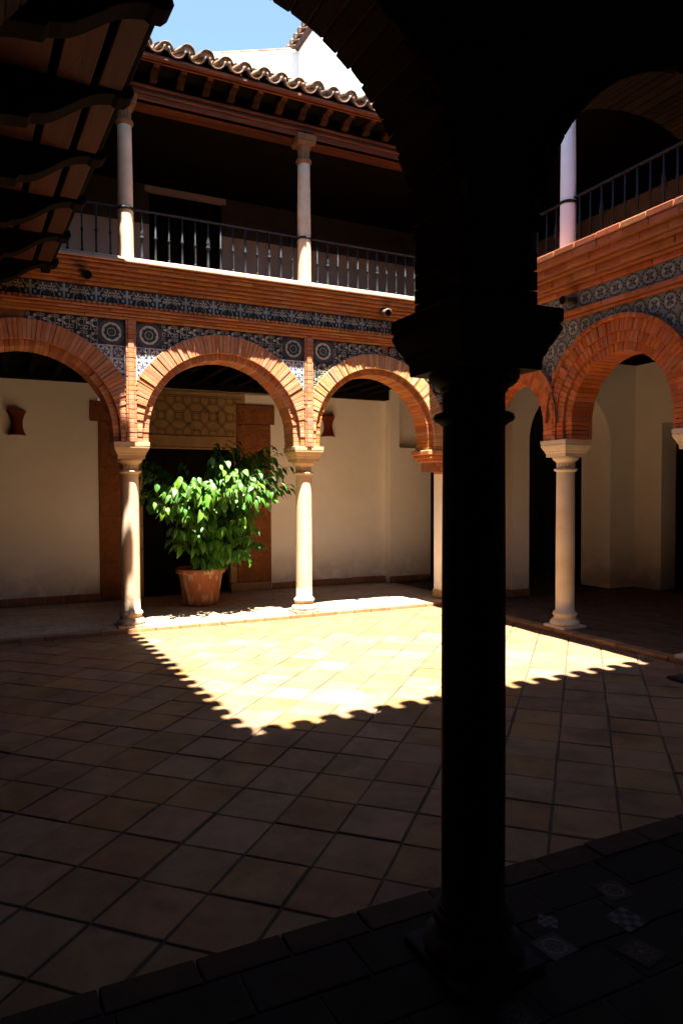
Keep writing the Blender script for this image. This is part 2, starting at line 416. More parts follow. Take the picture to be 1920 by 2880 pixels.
# diagonal lattice of square tiles, clipped to the courtyard
S = .231; AX, AY = 1.452, 3.497
def clip(poly, a, b, c):
    out = []
    for i in range(len(poly)):
        p, q = poly[i], poly[(i + 1) % len(poly)]
        dp = a * p[0] + b * p[1] - c; dq = a * q[0] + b * q[1] - c
        if dp <= 0: out.append(p)
        if dp * dq < 0:
            t = dp / (dp - dq); out.append((p[0] + t * (q[0] - p[0]), p[1] + t * (q[1] - p[1])))
    return out
rt = random.Random(3)
floor_pieces = []
for i in range(-30, 31):
    for j in range(-30, 31):
        cx = AX + (i + j + 1) * S; cy = AY + (i - j) * S
        if not (XL - .3 < cx < XK + .3 and YN - .3 < cy < YK + .3): continue
        g = S - .0075 * rt.uniform(.7, 1.45)
        a = rt.uniform(-.011, .011); cx += rt.uniform(-.003, .003); cy += rt.uniform(-.003, .003)
        poly = []
        for k in range(4):
            th = a + k * PI / 2
            poly.append((cx + g * math.cos(th), cy + g * math.sin(th)))
        for (A, B, Cc) in ((1, 0, XK - .004), (-1, 0, -(XL + .006)), (0, 1, YK - .125), (0, -1, -(YN + .006))):
            if poly: poly = clip(poly, A, B, Cc)
        if len(poly) < 3: continue
        area = .5 * abs(sum(p[0] * q[1] - q[0] * p[1] for p, q in zip(poly, poly[1:] + poly[:1])))
        if area < .0015: continue
        floor_pieces.append((math.hypot(cx, cy), poly, cx, cy))
# edge course along the back kerb
x = XL + .01
while x < XK - .05:
    w = min(.33, XK - .006 - x)
    floor_pieces.append((math.hypot(x, YK), [(x + .005, YK - .118), (x + w - .005, YK - .118), (x + w - .005, YK - .004), (x + .005, YK - .004)], x + w / 2, YK - .06))
    x += w
floor_pieces.sort(key=lambda q: q[0])
def tile_prism(bm, poly, cx, cy, dz, tx, ty):
    area2 = sum(p[0] * q[1] - q[0] * p[1] for p, q in zip(poly, poly[1:] + poly[:1]))
    if area2 < 0: poly = poly[::-1]
    n = len(poly); b = .004
    top, mid, bot = [], [], []
    for (px, py) in poly:
        h = dz + tx * (px - cx) + ty * (py - cy)
        d = math.hypot(px - cx, py - cy) + 1e-6
        f = 1 - b * 1.4 / d
        top.append(bm.verts.new((px - cx) * f * Vector((1, 0, 0)) + (py - cy) * f * Vector((0, 1, 0)) + Vector((0, 0, h))))
        mid.append(bm.verts.new((px - cx, py - cy, h - b)))
        bot.append(bm.verts.new((px - cx, py - cy, -.02)))
    bm.faces.new(top)
    for k in range(n):
        bm.faces.new((mid[k], mid[(k + 1) % n], top[(k + 1) % n], top[k]))
        bm.faces.new((bot[k], bot[(k + 1) % n], mid[(k + 1) % n], mid[k]))
rest = bmesh.new()
for k, (d, poly, cx, cy) in enumerate(floor_pieces):
    dz = rt.uniform(-.003, .002); tx, ty = rt.uniform(-.011, .011), rt.uniform(-.011, .011)
    if k < 300:
        bm = bmesh.new(); tile_prism(bm, poly, cx, cy, dz, tx, ty)
        ob('floor_tile', me('floor_tile', bm, 'tile'), court, (cx, cy, 0))
    else:
        t = bmesh.new(); tile_prism(t, poly, cx, cy, dz, tx, ty)
        bmesh.ops.translate(t, verts=t.verts, vec=(cx, cy, 0))
        tmp = bpy.data.meshes.new('t'); t.to_mesh(tmp); t.free(); rest.from_mesh(tmp); bpy.data.meshes.remove(tmp)
ob('far_floor_tiles', me('far_floor_tiles', rest, 'tile'), court, kind='stuff')

# walkways: slab, kerb bricks, pavers
def walkway(name, slab, kerb, pav, lim=300, pw=.27, ph=.135, inlay=False, seed=1, along='x', mat='paver', bed='mortar', kmat='kerb'):
    r = random.Random(seed)
    bm = bmesh.new()
    for (x0, x1, y0, y1) in slab: box(bm, x0, x1, y0, y1, -.12, KZ - .006)
    w = ob(name, me(name, bm, bed), kind='structure')
    for (ax, a0, a1, c0, c1) in kerb:                      # kerb course: runs along ax from a0 to a1, between c0 and c1
        p = a0
        while p < a1 - .02:
            L = min(r.uniform(.24, .34), a1 - p)
            bm = bmesh.new()
            if ax == 'x': box(bm, p + .003, p + L - .003, c0 + r.uniform(-.006, .006), c1, -.06, KZ + r.uniform(-.003, .003))
            else: box(bm, c0 + r.uniform(-.006, .006), c1, p + .003, p + L - .003, -.06, KZ + r.uniform(-.003, .003))
            bev(bm, .007, 2)
            ob('kerb_brick', me('kerb_brick', bm, kmat), w)
            p += L
    if pav:
        bb = (pav[0][3] - pav[0][2]) if along == 'x' else (pav[0][1] - pav[0][0])
        ph = bb / max(1, round(bb / ph))
    var = []
    for q in range(5):
        bm = bmesh.new(); box(bm, -pw / 2 + .004, pw / 2 - .004, -ph / 2 + .004, ph / 2 - .004, -.03, 0); bev(bm, .004)
        var.append(me('paver_brick', bm, mat))
    cells = []
    for (x0, x1, y0, y1) in pav:
        A0, A1, B0, B1 = (x0, x1, y0, y1) if along == 'x' else (y0, y1, x0, x1)
        nb = int(round((B1 - B0) / ph))
        for jb in range(nb):
            off = (pw / 2 if jb % 2 else 0)
            na = int((A1 - A0 + off) / pw) + 1
            for ia in range(na):
                a = A0 - off + (ia + .5) * pw; b = B0 + (jb + .5) * ph
                if a - pw / 2 < A0 - .01 or a + pw / 2 > A1 + .01: continue
                cells.append((a, b) if along == 'x' else (b, a))
    cells.sort(key=lambda c: math.hypot(*c))
    rest = bmesh.new()
    rz = 0 if along == 'x' else PI / 2
    for k, (cx, cy) in enumerate(cells):
        z = KZ + r.uniform(-.003, .002)
        if k < lim:
            ob('paver_brick', var[k % 5], w, (cx, cy, z), (r.uniform(-.006, .006), r.uniform(-.006, .006), rz + r.uniform(-.012, .012)))
        else:
            q = (pw / 2 - .004, ph / 2 - .004) if along == 'x' else (ph / 2 - .004, pw / 2 - .004)
            box(rest, cx - q[0], cx + q[0], cy - q[1], cy + q[1], KZ - .03, z)
    if len(cells) > lim: ob('far_pavers', me('far_pavers', rest, mat), w, kind='stuff')
    else: rest.free()
    return w
walkway('back_walkway', [(-3, 6.3, YK + .1, 13.2)], [('x', XL, XK, YK, YK + .13)], [(-.2, 6.25, YK + .14, 10.88)], seed=2, mat='pale_paver', bed='pale_bed')
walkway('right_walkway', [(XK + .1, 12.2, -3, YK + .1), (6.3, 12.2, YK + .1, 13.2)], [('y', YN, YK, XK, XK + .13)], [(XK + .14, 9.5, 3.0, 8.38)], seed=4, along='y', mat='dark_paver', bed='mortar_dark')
walkway('left_walkway', [(-3, XL - .1, YN - .1, YK + .1)], [('y', YN, YK, XL - .13, XL)], [], seed=5)
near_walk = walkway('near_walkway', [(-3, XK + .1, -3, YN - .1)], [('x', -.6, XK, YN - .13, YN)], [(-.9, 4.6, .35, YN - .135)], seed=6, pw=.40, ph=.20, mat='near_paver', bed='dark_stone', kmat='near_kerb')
# small glazed inlays set in the near walkway
for (mx, px, py, s, a) in (('worn_check', 2.09, 1.86, .115, .12), ('shaded_medal', 1.74, 1.86, .12, .1), ('shaded_medal', 2.2, 2.02, .12, -.1),
                        ('worn_check', 1.82, 1.98, .07, .8), ('shaded_star', 1.99, 1.70, .12, .2), ('shaded_star', 1.40, 1.66, .11, 0)):
    ob('inlay_tile', flat_tile_me('inlay_tile', s, .02, mx), near_walk, (px, py, KZ + .0025), (0, 0, a))

# ================================================================== COLUMNS
def column_meshes(mat, matcap, r=.107, cap=True):
    d = {}
    bm = bmesh.new(); box(bm, -.172, .172, -.172, .172, 0, .035); bev(bm, .008, 2); d['plinth'] = me('plinth', bm, mat)
    d['base'] = lathe_me('base', [(.150, .030), (.166, .042), (.170, .060), (.164, .080), (.150, .090), (.148, .097), (.138, .100), (.128, .112), (.124, .128), (.124, .142),
                                  (.132, .146), (.139, .156), (.139, .170), (.132, .180), (.122, .184), (.122, .192), (.112, .196)], mat, 40)
    d['shaft'] = lathe_me('shaft', [(r + .004, .190), (r + .001, .21)] + [(r + .0025 * math.sin(PI * t) - .004 * t, .21 + 1.66 * t) for t in [k / 12 for k in range(13)]] + [(r - .003, 1.885)], mat, 40)
    d['collar'] = lathe_me('collar', [(.104, 1.868), (.112, 1.874), (.116, 1.878), (.130, 1.884), (.136, 1.894), (.132, 1.906), (.118, 1.912), (.106, 1.914)], matcap, 40)
    # fluted neck
    bm = bmesh.new()
    seg = 64; rings = []
    for rr, z in ((.104, 1.910), (.104, 1.985)):
        rings.append([bm.verts.new(((rr - (.005 if (k % 4) in (1, 2) else 0)) * math.cos(2 * PI * k / seg), (rr - (.005 if (k % 4) in (1, 2) else 0)) * math.sin(2 * PI * k / seg), z)) for k in range(seg)])
    for k in range(seg): bm.faces.new((rings[0][k], rings[0][(k + 1) % seg], rings[1][(k + 1) % seg], rings[1][k]))
    bm.faces.new(rings[1]); bm.faces.new(rings[0][::-1])
    d['neck'] = me('neck', bm, matcap)
    d['capital'] = lathe_me('capital', [(.106, 1.978), (.112, 1.984), (.112, 1.992), (.128, 2.000), (.142, 2.012), (.150, 2.028), (.150, 2.040), (.146, 2.046), (.12, 2.048)], matcap, 40)
    bm = bmesh.new()
    sqstack(bm, [(.155, 2.044), (.158, 2.085), (.168, 2.098), (.170, 2.112), (.182, 2.130), (.192, 2.152), (.199, 2.168), (.201, 2.182), (.196, 2.186), (.196, 2.192), (.203, 2.196), (.203, 2.233), (.200, 2.238)])
    d['abacus'] = me('abacus', bm, matcap)
    return d
CM_C = column_meshes('stone', 'stone_cap')
CM_D = column_meshes('marble', 'marble')
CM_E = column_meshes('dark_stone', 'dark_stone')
# every column is modelled with z measured from the courtyard floor
def place_column(meshes, x, y, label, group='ground floor columns'):
    t = thing('stone_column', label, 'column', (x, y, KZ), 0, group)
    for k, m in meshes.items():
        o = ob(k, m, t, (0, 0, 0))
        if k in ('plinth', 'base'): o.location.z = 0
        else: o.location.z = -KZ + .045 if k == 'shaft' else -KZ
        if k == 'shaft': o.location.z = 0
    # shaft top must meet the collar: scale the shaft a touch
    for c in t.children:
        if c.name.split('.')[0] == 'shaft':
            c.scale.z = (1.885 - KZ) / 1.885
    return t
YB, X1, X2, XR, YD1, YD2 = 8.656, 1.438, 3.686, 5.992, 6.26, 4.46
YE, XE = 1.94, 1.448
place_column(CM_C, X1, YB, 'cream stone column half shaded standing to the left of the potted plant')
place_column(CM_C, X2, YB, 'sunlit cream stone column standing to the right of the potted plant')
place_column(CM_C, -.81, YB, 'cream stone column at the far left end of the back arcade')
place_column(CM_D, XR, YD1, 'whitish marble column with wide moulded base on the right walkway')
place_column(CM_D, XR, YD2, 'marble column at the right edge of the picture, its capital cut off')
place_column(CM_D, XR, 2.06, 'marble column at the near end of the right arcade')
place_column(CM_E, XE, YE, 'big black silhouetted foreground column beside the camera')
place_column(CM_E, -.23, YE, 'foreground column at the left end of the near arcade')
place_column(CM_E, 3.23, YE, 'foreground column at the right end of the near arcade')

# ================================================================== ARCADES
def wall_arches(bm, x0, x1, z0, z1, y0, y1, arches, n=32):
    """solid wall between x0..x1, z0..z1 with arched openings (xc, zc, r) open down to z0"""
    def quad(a, b, c, d): bm.faces.new([bm.verts.new(p) for p in (a, b, c, d)])
    xs = x0
    for (xc, zc, r) in sorted(arches):
        if xc - r > xs + 1e-4: box(bm, xs, xc - r, y0, y1, z0, z1)
        pts = [(xc + r * math.cos(PI - PI * k / n), zc + r * math.sin(PI - PI * k / n)) for k in range(n + 1)]
        for (p, q) in zip(pts, pts[1:]):
            quad((p[0], y0, p[1]), (q[0], y0, q[1]), (q[0], y0, z1), (p[0], y0, z1))
            quad((q[0], y1, q[1]), (p[0], y1, p[1]), (p[0], y1, z1), (q[0], y1, z1))
            quad((p[0], y1, p[1]), (q[0], y1, q[1]), (q[0], y0, q[1]), (p[0], y0, p[1]))
            quad((p[0], y0, z1), (q[0], y0, z1), (q[0], y1, z1), (p[0], y1, z1))
        xs = xc + r
    if x1 > xs + 1e-4: box(bm, xs, x1, y0, y1, z0, z1)

def voussoir_me(name, r0, r1, dth, y0, y1, mat, bw=.004):
    bm = bmesh.new()
    h = dth / 2
    g0 = .0016 / r0; g1 = .0016 / r1
    pts = [(r0 * math.sin(-h + g0), r0 * math.cos(-h + g0)), (r0 * math.sin(h - g0), r0 * math.cos(h - g0)),
           (r1 * math.sin(h - g1), r1 * math.cos(h - g1)), (r1 * math.sin(-h + g1), r1 * math.cos(-h + g1))]
    prism(bm, pts, y0, y1, 'xz')
    if bw: bev(bm, bw)
    return me(name, bm, mat)

SPR = 2.238
def arch_ring(parent, name, xc, zc, r0, r1, y0, y1, mat, bw=.058, lim=None, jit=.004, seed=0, legs=True, leg_out=None):
    """one order of an arch: mortar core (the part) with brick pieces as its children; lim = (left, right) reach from xc"""
    r = random.Random(seed)
    L, Rr = lim if lim else (9, 9)
    n = max(12, int(round(PI * (r0 + r1) / 2 / bw)))
    dth = PI / n
    # mortar core
    bm = bmesh.new()
    ns = 48
    def rad(th):
        c = math.sin(th)
        m = (Rr if c > 0 else L)
        return min(r1, m / max(abs(c), 1e-6)) - .006
    e = .008
    prev = None
    for k in range(ns + 1):
        th = -PI / 2 + PI * k / ns
        ro = max(rad(th), r0 + .012)
        cur = [bm.verts.new((xc + q * math.sin(th), y, zc + q * math.cos(th))) for q, y in ((r0 + .005, y0 + e), (ro, y0 + e), (ro, y1 - .004), (r0 + .005, y1 - .004))]
        if prev:
            for a in range(4):
                bm.faces.new((prev[a], cur[a], cur[(a + 1) % 4], prev[(a + 1) % 4]))
        prev = cur
    bmesh.ops.recalc_face_normals(bm, faces=bm.faces)
    ring = ob(name, me(name, bm, 'mortar'), parent)
    share = [voussoir_me('voussoir_brick', r0, r1, dth, y0, y1, mat) for q in range(3)]
    for k in range(n):
        th = -PI / 2 + (k + .5) * dth
        c = math.sin(th); m = (Rr if c > 0 else L)
        rm = m / max(abs(c), 1e-6)
        if rm < r0 + .03: continue
        msh = share[k % 3] if rm >= r1 else voussoir_me('voussoir_brick', r0, rm - .002, dth, y0, y1, mat)
        ob('voussoir_brick', msh, ring, (xc, r.uniform(-jit, jit), zc), (r.uniform(-.004, .004), th, r.uniform(-.004, .004)))
    if legs:
        h = zc - SPR; nb = max(1, int(round(h / .055)))
        for s in (-1, 1):
            m = (Rr if s > 0 else L)
            w = min(r1, m) - r0
            if leg_out: w = min(w, leg_out)
            if w < .02: continue
            mm = bmesh.new(); box(mm, (0 if s > 0 else -w) + .003, (w if s > 0 else 0) - .003, y0, y1, .003, h / nb - .003); bev(mm, .003)
            mm = me('leg_brick', mm, mat)
            for k in range(nb):
                ob('leg_brick', mm, ring, (xc + s * r0, r.uniform(-jit, jit), SPR + h * k / nb))
    return ring

def courses(parent, name, x0, x1, spec, mat, seed=0, core='mortar', blen=.275):
    """projecting brick courses: spec = list of (z0, z1, projection); pieces are children of the part"""
    r = random.Random(seed)
    bm = bmesh.new()
    for (z0, z1, pr) in spec: box(bm, x0, x1, -pr + .010, .05, z0 - .001, z1 + .001 if False else z1)
    part = ob(name, me(name, bm, core), parent)
    for q, (z0, z1, pr) in enumerate(spec):
        n = max(1, int((x1 - x0) / blen)); w = (x1 - x0) / n
        ms = []
        for v in range(4):
            bm = bmesh.new(); box(bm, .002, w - .002, -pr, -pr + .06, .002, z1 - z0 - .002)
            bev(bm, min(.006, (z1 - z0) * .18), 2)
            ms.append(me('course_brick', bm, mat))
        off = (q % 2) * w / 2
        for k in range(n + (1 if off else 0)):
            xx = x0 + k * w - off
            if xx < x0 - 1e-4:
                msh = bbox('course_brick', mat, w / 2 + .002, w - .002, -pr, -pr + .06, .002, z1 - z0 - .002, .004)
            elif xx + w > x1 + 1e-4:
                msh = bbox('course_brick', mat, .002, w / 2 - .002, -pr, -pr + .06, .002, z1 - z0 - .002, .004)
            else: msh = ms[r.randrange(4)]
            ob('course_brick', msh, part, (xx, r.uniform(-.005, .005), z0 + r.uniform(-.001, .001)), (0, 0, r.uniform(-.004, .004)))
    return part

# ---------------------------------------------------------------- back arcade (local x = world X, local y = depth)
YF = 8.476
back = thing('brick_arcade', 'sunlit brick arcade with blue tiled spandrels behind the stone columns', 'arcade', (0, YF, 0), 0, 'brick arcades')
BA = [('L', .312, 2.335, .92, 1.00, 1.22, (1.06, 1.063)), ('A', 2.562, 2.355, .92, 1.00, 1.22, (1.063, 1.062)), ('B', 4.705, 2.40, .845, .925, 1.12, (.958, 1.30))]
bm = bmesh.new()
wall_arches(bm, -1.1, 6.3, SPR, 4.20, .02, .36, [(xc, zc, r1 - .002) for (_, xc, zc, r2, r1, re, lim) in BA])
ob('wall_core', me('wall_core', bm, 'mortar'), back)
for i, (nm, xc, zc, r2, r1, re, lim) in enumerate(BA):
    mt = 'brick_pale' if nm == 'B' else 'brick'
    arch_ring(back, 'outer_arch', xc, zc, r1, re, -.018, .045, mt, .048, lim, seed=i)
    arch_ring(back, 'inner_arch', xc, zc, r2, r1, .03, .355, 'brick_corn' if nm == 'B' else mt, .052, None, seed=10 + i)
# pilasters between the arches
for px in (X1, X2):
    bm = bmesh.new(); box(bm, px - .045, px + .045, -.012, .03, SPR + .002, 3.648); p = ob('pilaster', me('pilaster', bm, 'mortar'), back)
    n = 26; h = (3.646 - SPR) / n
    for (a, b, pr) in ((-.058, -.036, .026), (-.033, .033, .036), (.036, .058, .026)):
        ms = bbox('pilaster_brick', 'brick', a, b, -pr, .01, .002, h - .002, .003)
        for k in range(n): ob('pilaster_brick', ms, p, (px, random.uniform(-.003, .003), SPR + k * h))
# tiled spandrels: small tiles on the wall plane behind the proud arch rings
TS = .15
T_A = tile_me('glazed_tile', TS - .002, TS - .002, .012, 'az_spandrel')
T_F = tile_me('glazed_tile', TS - .002, TS - .002, .012, 'az_floral')
T_M = tile_me('medallion_tile', 2 * TS - .003, 2 * TS - .003, .013, 'az_medal')
T_S = tile_me('glazed_tile', TS - .002, TS - .002, .012, 'az_star')
def outside(x, z, arcs):
    return all(math.hypot(x - xc, z - zc) > re - .012 or z < zc for (_, xc, zc, r2, r1, re, lim) in arcs)
bm = bmesh.new(); wall_arches(bm, -1.0, 5.94, SPR, 3.66, .0125, .025, [(a[1], a[2], a[4] + .012) for a in BA]); sp = ob('tile_spandrel', me('tile_spandrel', bm, 'mortar'), back)
for px in (X1, X2):
    for s in (-1, 1):
        e = px + s * .061
        mz = 3.645 - 2 * TS
        x = e if s > 0 else e - 2 * TS
        ob('medallion_tile', T_M, sp, (x + .0015, 0, mz))
        for i in range(0, 7):
            for j in range(1, 6):
                if i < 2 and j < 3: continue
                xa = e + i * TS if s > 0 else e - (i + 1) * TS
                za = 3.645 - j * TS
                ctr = [(xa + u * TS, za + v * TS) for u in (.02, .5, .98) for v in (.02, .5, .98)]
                if sum(outside(u, v, BA) for u, v in ctr) == 0: continue
                if any(abs(u - q) < .05 for q in (X1, X2) for u, v in ctr[4:5]): continue
                ob('glazed_tile', T_F if (j >= 3 and (s < 0 or px == X1)) else T_A, sp, (xa + .001, random.uniform(-.001, .001), za + .001))
for i in range(0, 8):
    for j in range(1, 6):
        xa = 5.93 - (i + 1) * TS; za = 3.645 - j * TS
        if sum(outside(xa + u * TS, za + v * TS, BA) for u in (.02, .5, .98) for v in (.02, .5, .98)) == 0 or xa < 4.75: continue
        ob('glazed_tile', T_S, sp, (xa + .001, 0, za + .001))
# mouldings under the frieze, frieze, stepped courses, ledge
courses(back, 'string_course', -1.0, 5.9, [(3.645, 3.678, .030), (3.680, 3.708, .048), (3.710, 3.745, .066), (3.747, 3.772, .090)], 'brick_corn', 21)
dent = ob('dentil_course', bbox('dentil_course', 'brick_corn', -1.0, 5.9, -.070, .03, 3.773, 3.802), back)
dm = bbox('dentil', 'brick_corn', 0, .030, -.098, -.06, 3.776, 3.801, .002)
for k in range(120):
    if 0 <= -1.0 + k * .0575 < 5.9: ob('dentil', dm, dent, (-1.0 + k * .0575, 0, 0))
fr = ob('tile_frieze', bbox('tile_frieze', 'mortar', -1.0, 5.9, -.028, .03, 3.803, 3.985), back)
FM = [tile_me('frieze_tile', .168, .176, .012, 'az_frieze', fl) for fl in (False, True)]
for k in range(40):
    ob('frieze_tile', FM[k % 2], fr, (-.98 + k * .17, -.038, 3.806))
courses(back, 'cornice', -1.0, 5.9, [(3.986, 4.028, .060), (4.030, 4.070, .092), (4.072, 4.112, .128), (4.114, 4.156, .165), (4.158, 4.200, .200), (4.202, 4.232, .228)], 'brick_corn', 22)
led = ob('balcony_ledge', bbox('balcony_ledge', 'mortar', -1.0, 5.9, -.235, .36, 4.234, 4.285), back)
n = 24; w = 6.9 / n
bm = bmesh.new(); prism(bm, [(-.262, 4.236), (-.262, 4.258), (-.19, 4.312), (.02, 4.318), (.02, 4.236)], .0015, w - .0015, 'yz'); bev(bm, .004)
lm = me('ledge_tile', bm, 'ledge')
for k in range(n): ob('ledge_tile', lm, led, (-1.0 + k * w, random.uniform(-.002, .002), random.uniform(-.001, .001)))
# corbelled brick impost carrying the last arch on the corner pier
imp = ob('corbel_impost', bbox('corbel_impost', 'mortar', 5.62, 6.2, .03, .33, 1.93, 2.236), back)
for k, (z0, z1, xa, pr) in enumerate(((2.17, 2.236, 5.50, .06), (2.115, 2.168, 5.53, .05), (2.065, 2.113, 5.60, .03), (2.01, 2.063, 5.68, .01), (1.955, 2.008, 5.76, -.01), (1.90, 1.953, 5.84, -.03))):
    for q in range(2):
        w = (6.0 - xa) / 2
        ob('corbel_brick', bbox('corbel_brick', 'brick_corn', xa + q * w + .002, xa + (q + 1) * w - .002, -pr, .36 + pr, z0, z1, .008), imp)

# ---------------------------------------------------------------- right arcade (local x = -world Y, local y = world X)
XF = 5.81
right = thing('brick_arcade', 'shaded deep red brick arcade with round tile patterns on the right', 'arcade', (XF, 0, 0), -PI / 2, 'brick arcades')
RA = [('0', -7.06, 2.43, .58, .66, .90, (1.2, .80)), ('1', -5.36, 2.44, .66, .76, 1.035, (.90, .90)), ('2', -3.50, 2.42, .72, .80, 1.06, (.96, 1.2))]
bm = bmesh.new()
wall_arches(bm, -8.45, -1.9, SPR, 4.20, .02, .36, [(xc, zc, r1 - .002) for (_, xc, zc, r2, r1, re, lim) in RA])
ob('wall_core', me('wall_core', bm, 'mortar'), right)
for i, (nm, xc, zc, r2, r1, re, lim) in enumerate(RA):
    hood = .045
    arch_ring(right, 'hood_arch', xc, zc, re - hood, re, -.05, .03, 'brick_deep', .075, lim, seed=30 + i)
    arch_ring(right, 'outer_arch', xc, zc, r1 + .105, re - hood, -.02, .045, 'brick_deep', .058, lim, seed=40 + i)
    arch_ring(right, 'middle_arch', xc, zc, r1, r1 + .105, .0, .08, 'brick_deep', .058, lim, seed=50 + i)
    arch_ring(right, 'inner_arch', xc, zc, r2, r1, .035, .355, 'brick_deep', .058, None, seed=60 + i)
T_R = tile_me('ring_tile', .178, .198, .012, 'az_ring')
bm = bmesh.new(); wall_arches(bm, -8.45, -2.0, SPR, 3.57, .0125, .025, [(a[1], a[2], a[4] + .012) for a in RA]); sp = ob('tile_spandrel', me('tile_spandrel', bm, 'mortar'), right)
for i in range(36):
    for j in range(4):
        xa = -8.4 + i * .18; za = 3.565 - (j + 1) * .20
        if sum(outside(xa + u * .18, za + v * .2, RA) for u in (.02, .5, .98) for v in (.02, .5, .98)) < 3: continue
        ob('ring_tile', T_R, sp, (xa + .001, random.uniform(-.001, .001), za + .001))
courses(right, 'string_course', -8.4, -2.0, [(3.566, 3.600, .028), (3.602, 3.655, .062)], 'brick_deep', 25, blen=.30)
fr = ob('tile_frieze', bbox('tile_frieze', 'mortar', -8.4, -2.0, -.022, .03, 3.656, 3.838), right)
T_R2 = tile_me('frieze_tile', .208, .176, .012, 'az_ring')
for k in range(30):
    ob('frieze_tile', T_R2, fr, (-8.38 + k * .21, -.034, 3.659))
courses(right, 'cornice', -8.4, -2.0, [(3.840, 3.905, .050), (3.907, 3.935, .095), (3.937, 4.022, .130), (4.024, 4.048, .190), (4.050, 4.135, .225), (4.137, 4.206, .285)], 'brick_deep', 26, blen=.31)
led = ob('balcony_ledge', bbox('balcony_ledge', 'mortar', -8.4, -2.0, -.285, .36, 4.208, 4.262), right)
lm = bbox('ledge_tile', 'brick_deep', .003, 6.4 / 21 - .003, -.300, -.05, 4.209, 4.272, .006)
for k in range(21): ob('ledge_tile', lm, led, (-8.4 + k * 6.4 / 21, random.uniform(-.004, .004), 0))

# corner pier between the two arcades
cp = thing('corner_pier', 'white plastered corner pier with terracotta foot where the two arcades meet', 'pier', (6.12, 8.5, KZ))
ob('shaft', bbox('shaft', 'plaster', -.175, .18, -.62, .46, .002, 2.19, .01), cp)
ob('foot', bbox('foot', 'pale_stone', -.19, .19, -.635, .475, .001, .13, .012), cp)

# ---------------------------------------------------------------- near arcade (local x = -X, local y = -Y)
near = thing('brick_arcade', 'dark unlit brick arcade framing the view above the foreground column', 'arcade', (0, 2.08, 0), PI, 'brick arcades')
NA = [('l', -.608, 2.49, .69, .72), ('r', -2.345, 2.43, .745, .775), ('f', -4.6, 2.43, 1.2, 1.23)]
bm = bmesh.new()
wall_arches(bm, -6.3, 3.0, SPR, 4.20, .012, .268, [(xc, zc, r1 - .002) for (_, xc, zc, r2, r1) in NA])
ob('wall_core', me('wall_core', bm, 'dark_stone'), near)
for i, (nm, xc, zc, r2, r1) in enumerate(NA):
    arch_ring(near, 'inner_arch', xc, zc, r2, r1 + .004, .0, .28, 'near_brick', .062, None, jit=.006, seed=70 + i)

# ================================================================== LEFT TIMBER BALCONY
LA = R(2.52)
lb = thing('timber_balcony', 'dark timber balcony on carved brackets overhanging the upper left corner', 'balcony', (.985, 0, 0), LA)
ob('deck', bbox('deck', 'wood_black', -1.9, -.09, 2.05, 8.35, 4.07, 4.27), lb)
ob('fascia', bbox('fascia', 'wood_black', -.14, -.05, 2.05, 8.35, 4.03, 4.27, .008), lb)
ob('wall_plate', bbox('wall_plate', 'wood_black', -1.5, -1.02, 2.05, 8.35, 3.45, 4.06), lb)
def bracket_pts(L, H):
    # carved double-curved profile, from wall (x=0) to tip (x=L); z down from 0
    pts = [(0, 0), (L, 0), (L + .015, -.05), (L - .02, -.085), (L - .075, -.09), (L - .10, -.075)]
    for k in range(1, 9):
        t = k / 8
        pts.append((L - .12 - (L * .42) * t, -.085 - (H * .42) * (.5 - .5 * math.cos(PI * t))))
    x0 = L - .12 - L * .42
    pts += [(x0 - .02, -.085 - H * .42 - .03), (x0 - .07, -.085 - H * .42 - .035)]
    for k in range(1, 7):
        t = k / 6
        pts.append((x0 - .07 - (x0 - .07) * t * .98, -.12 - H * .42 - (H * .58 - .12) * (1 - math.cos(PI / 2 * t))))
    pts.append((0, -H))
    return pts
bpts = bracket_pts(1.02, .50)
bm = bmesh.new(); prism(bm, [(a - 1.05, b + 4.055) for a, b in bpts], -.07, .07, 'xz'); bev(bm, .008)
bmesh_br = me('bracket', bm, 'wood_black')
BY = [2.68 + .87 * k for k in range(7)]
for y in BY: ob('bracket', bmesh_br, lb, (0, y, 0))
for k in range(len(BY) - 1):
    y0, y1 = BY[k] + .075, BY[k + 1] - .075
    for (a, b, z) in ((-1.02, -.50, 3.985), (-.455, -.27, 3.985), (-.225, -.09, 4.0)):
        ob('soffit_board', bbox('soffit_board', 'wood_red_y', a, b, y0, y1, z, 4.07, .006), lb)
sky_blocker = thing('timber_balcony', 'added unseen balcony over the foreground arches, blocking sky light', 'balcony', (0, 2.08, 0), 0)  # added out of view to keep sky light off the foreground floor
ob('deck', bbox('deck', 'wood_black', -1.0, 5.5, .01, .90, 4.07, 4.27), sky_blocker)
ob('fascia', bbox('fascia', 'wood_black', -1.0, 5.5, .90, .96, 4.03, 4.27, .008), sky_blocker)
for k in range(7):
    ob('bracket', bmesh_br, sky_blocker, (-.6 + k * .95, .97, 0), (0, 0, PI / 2))
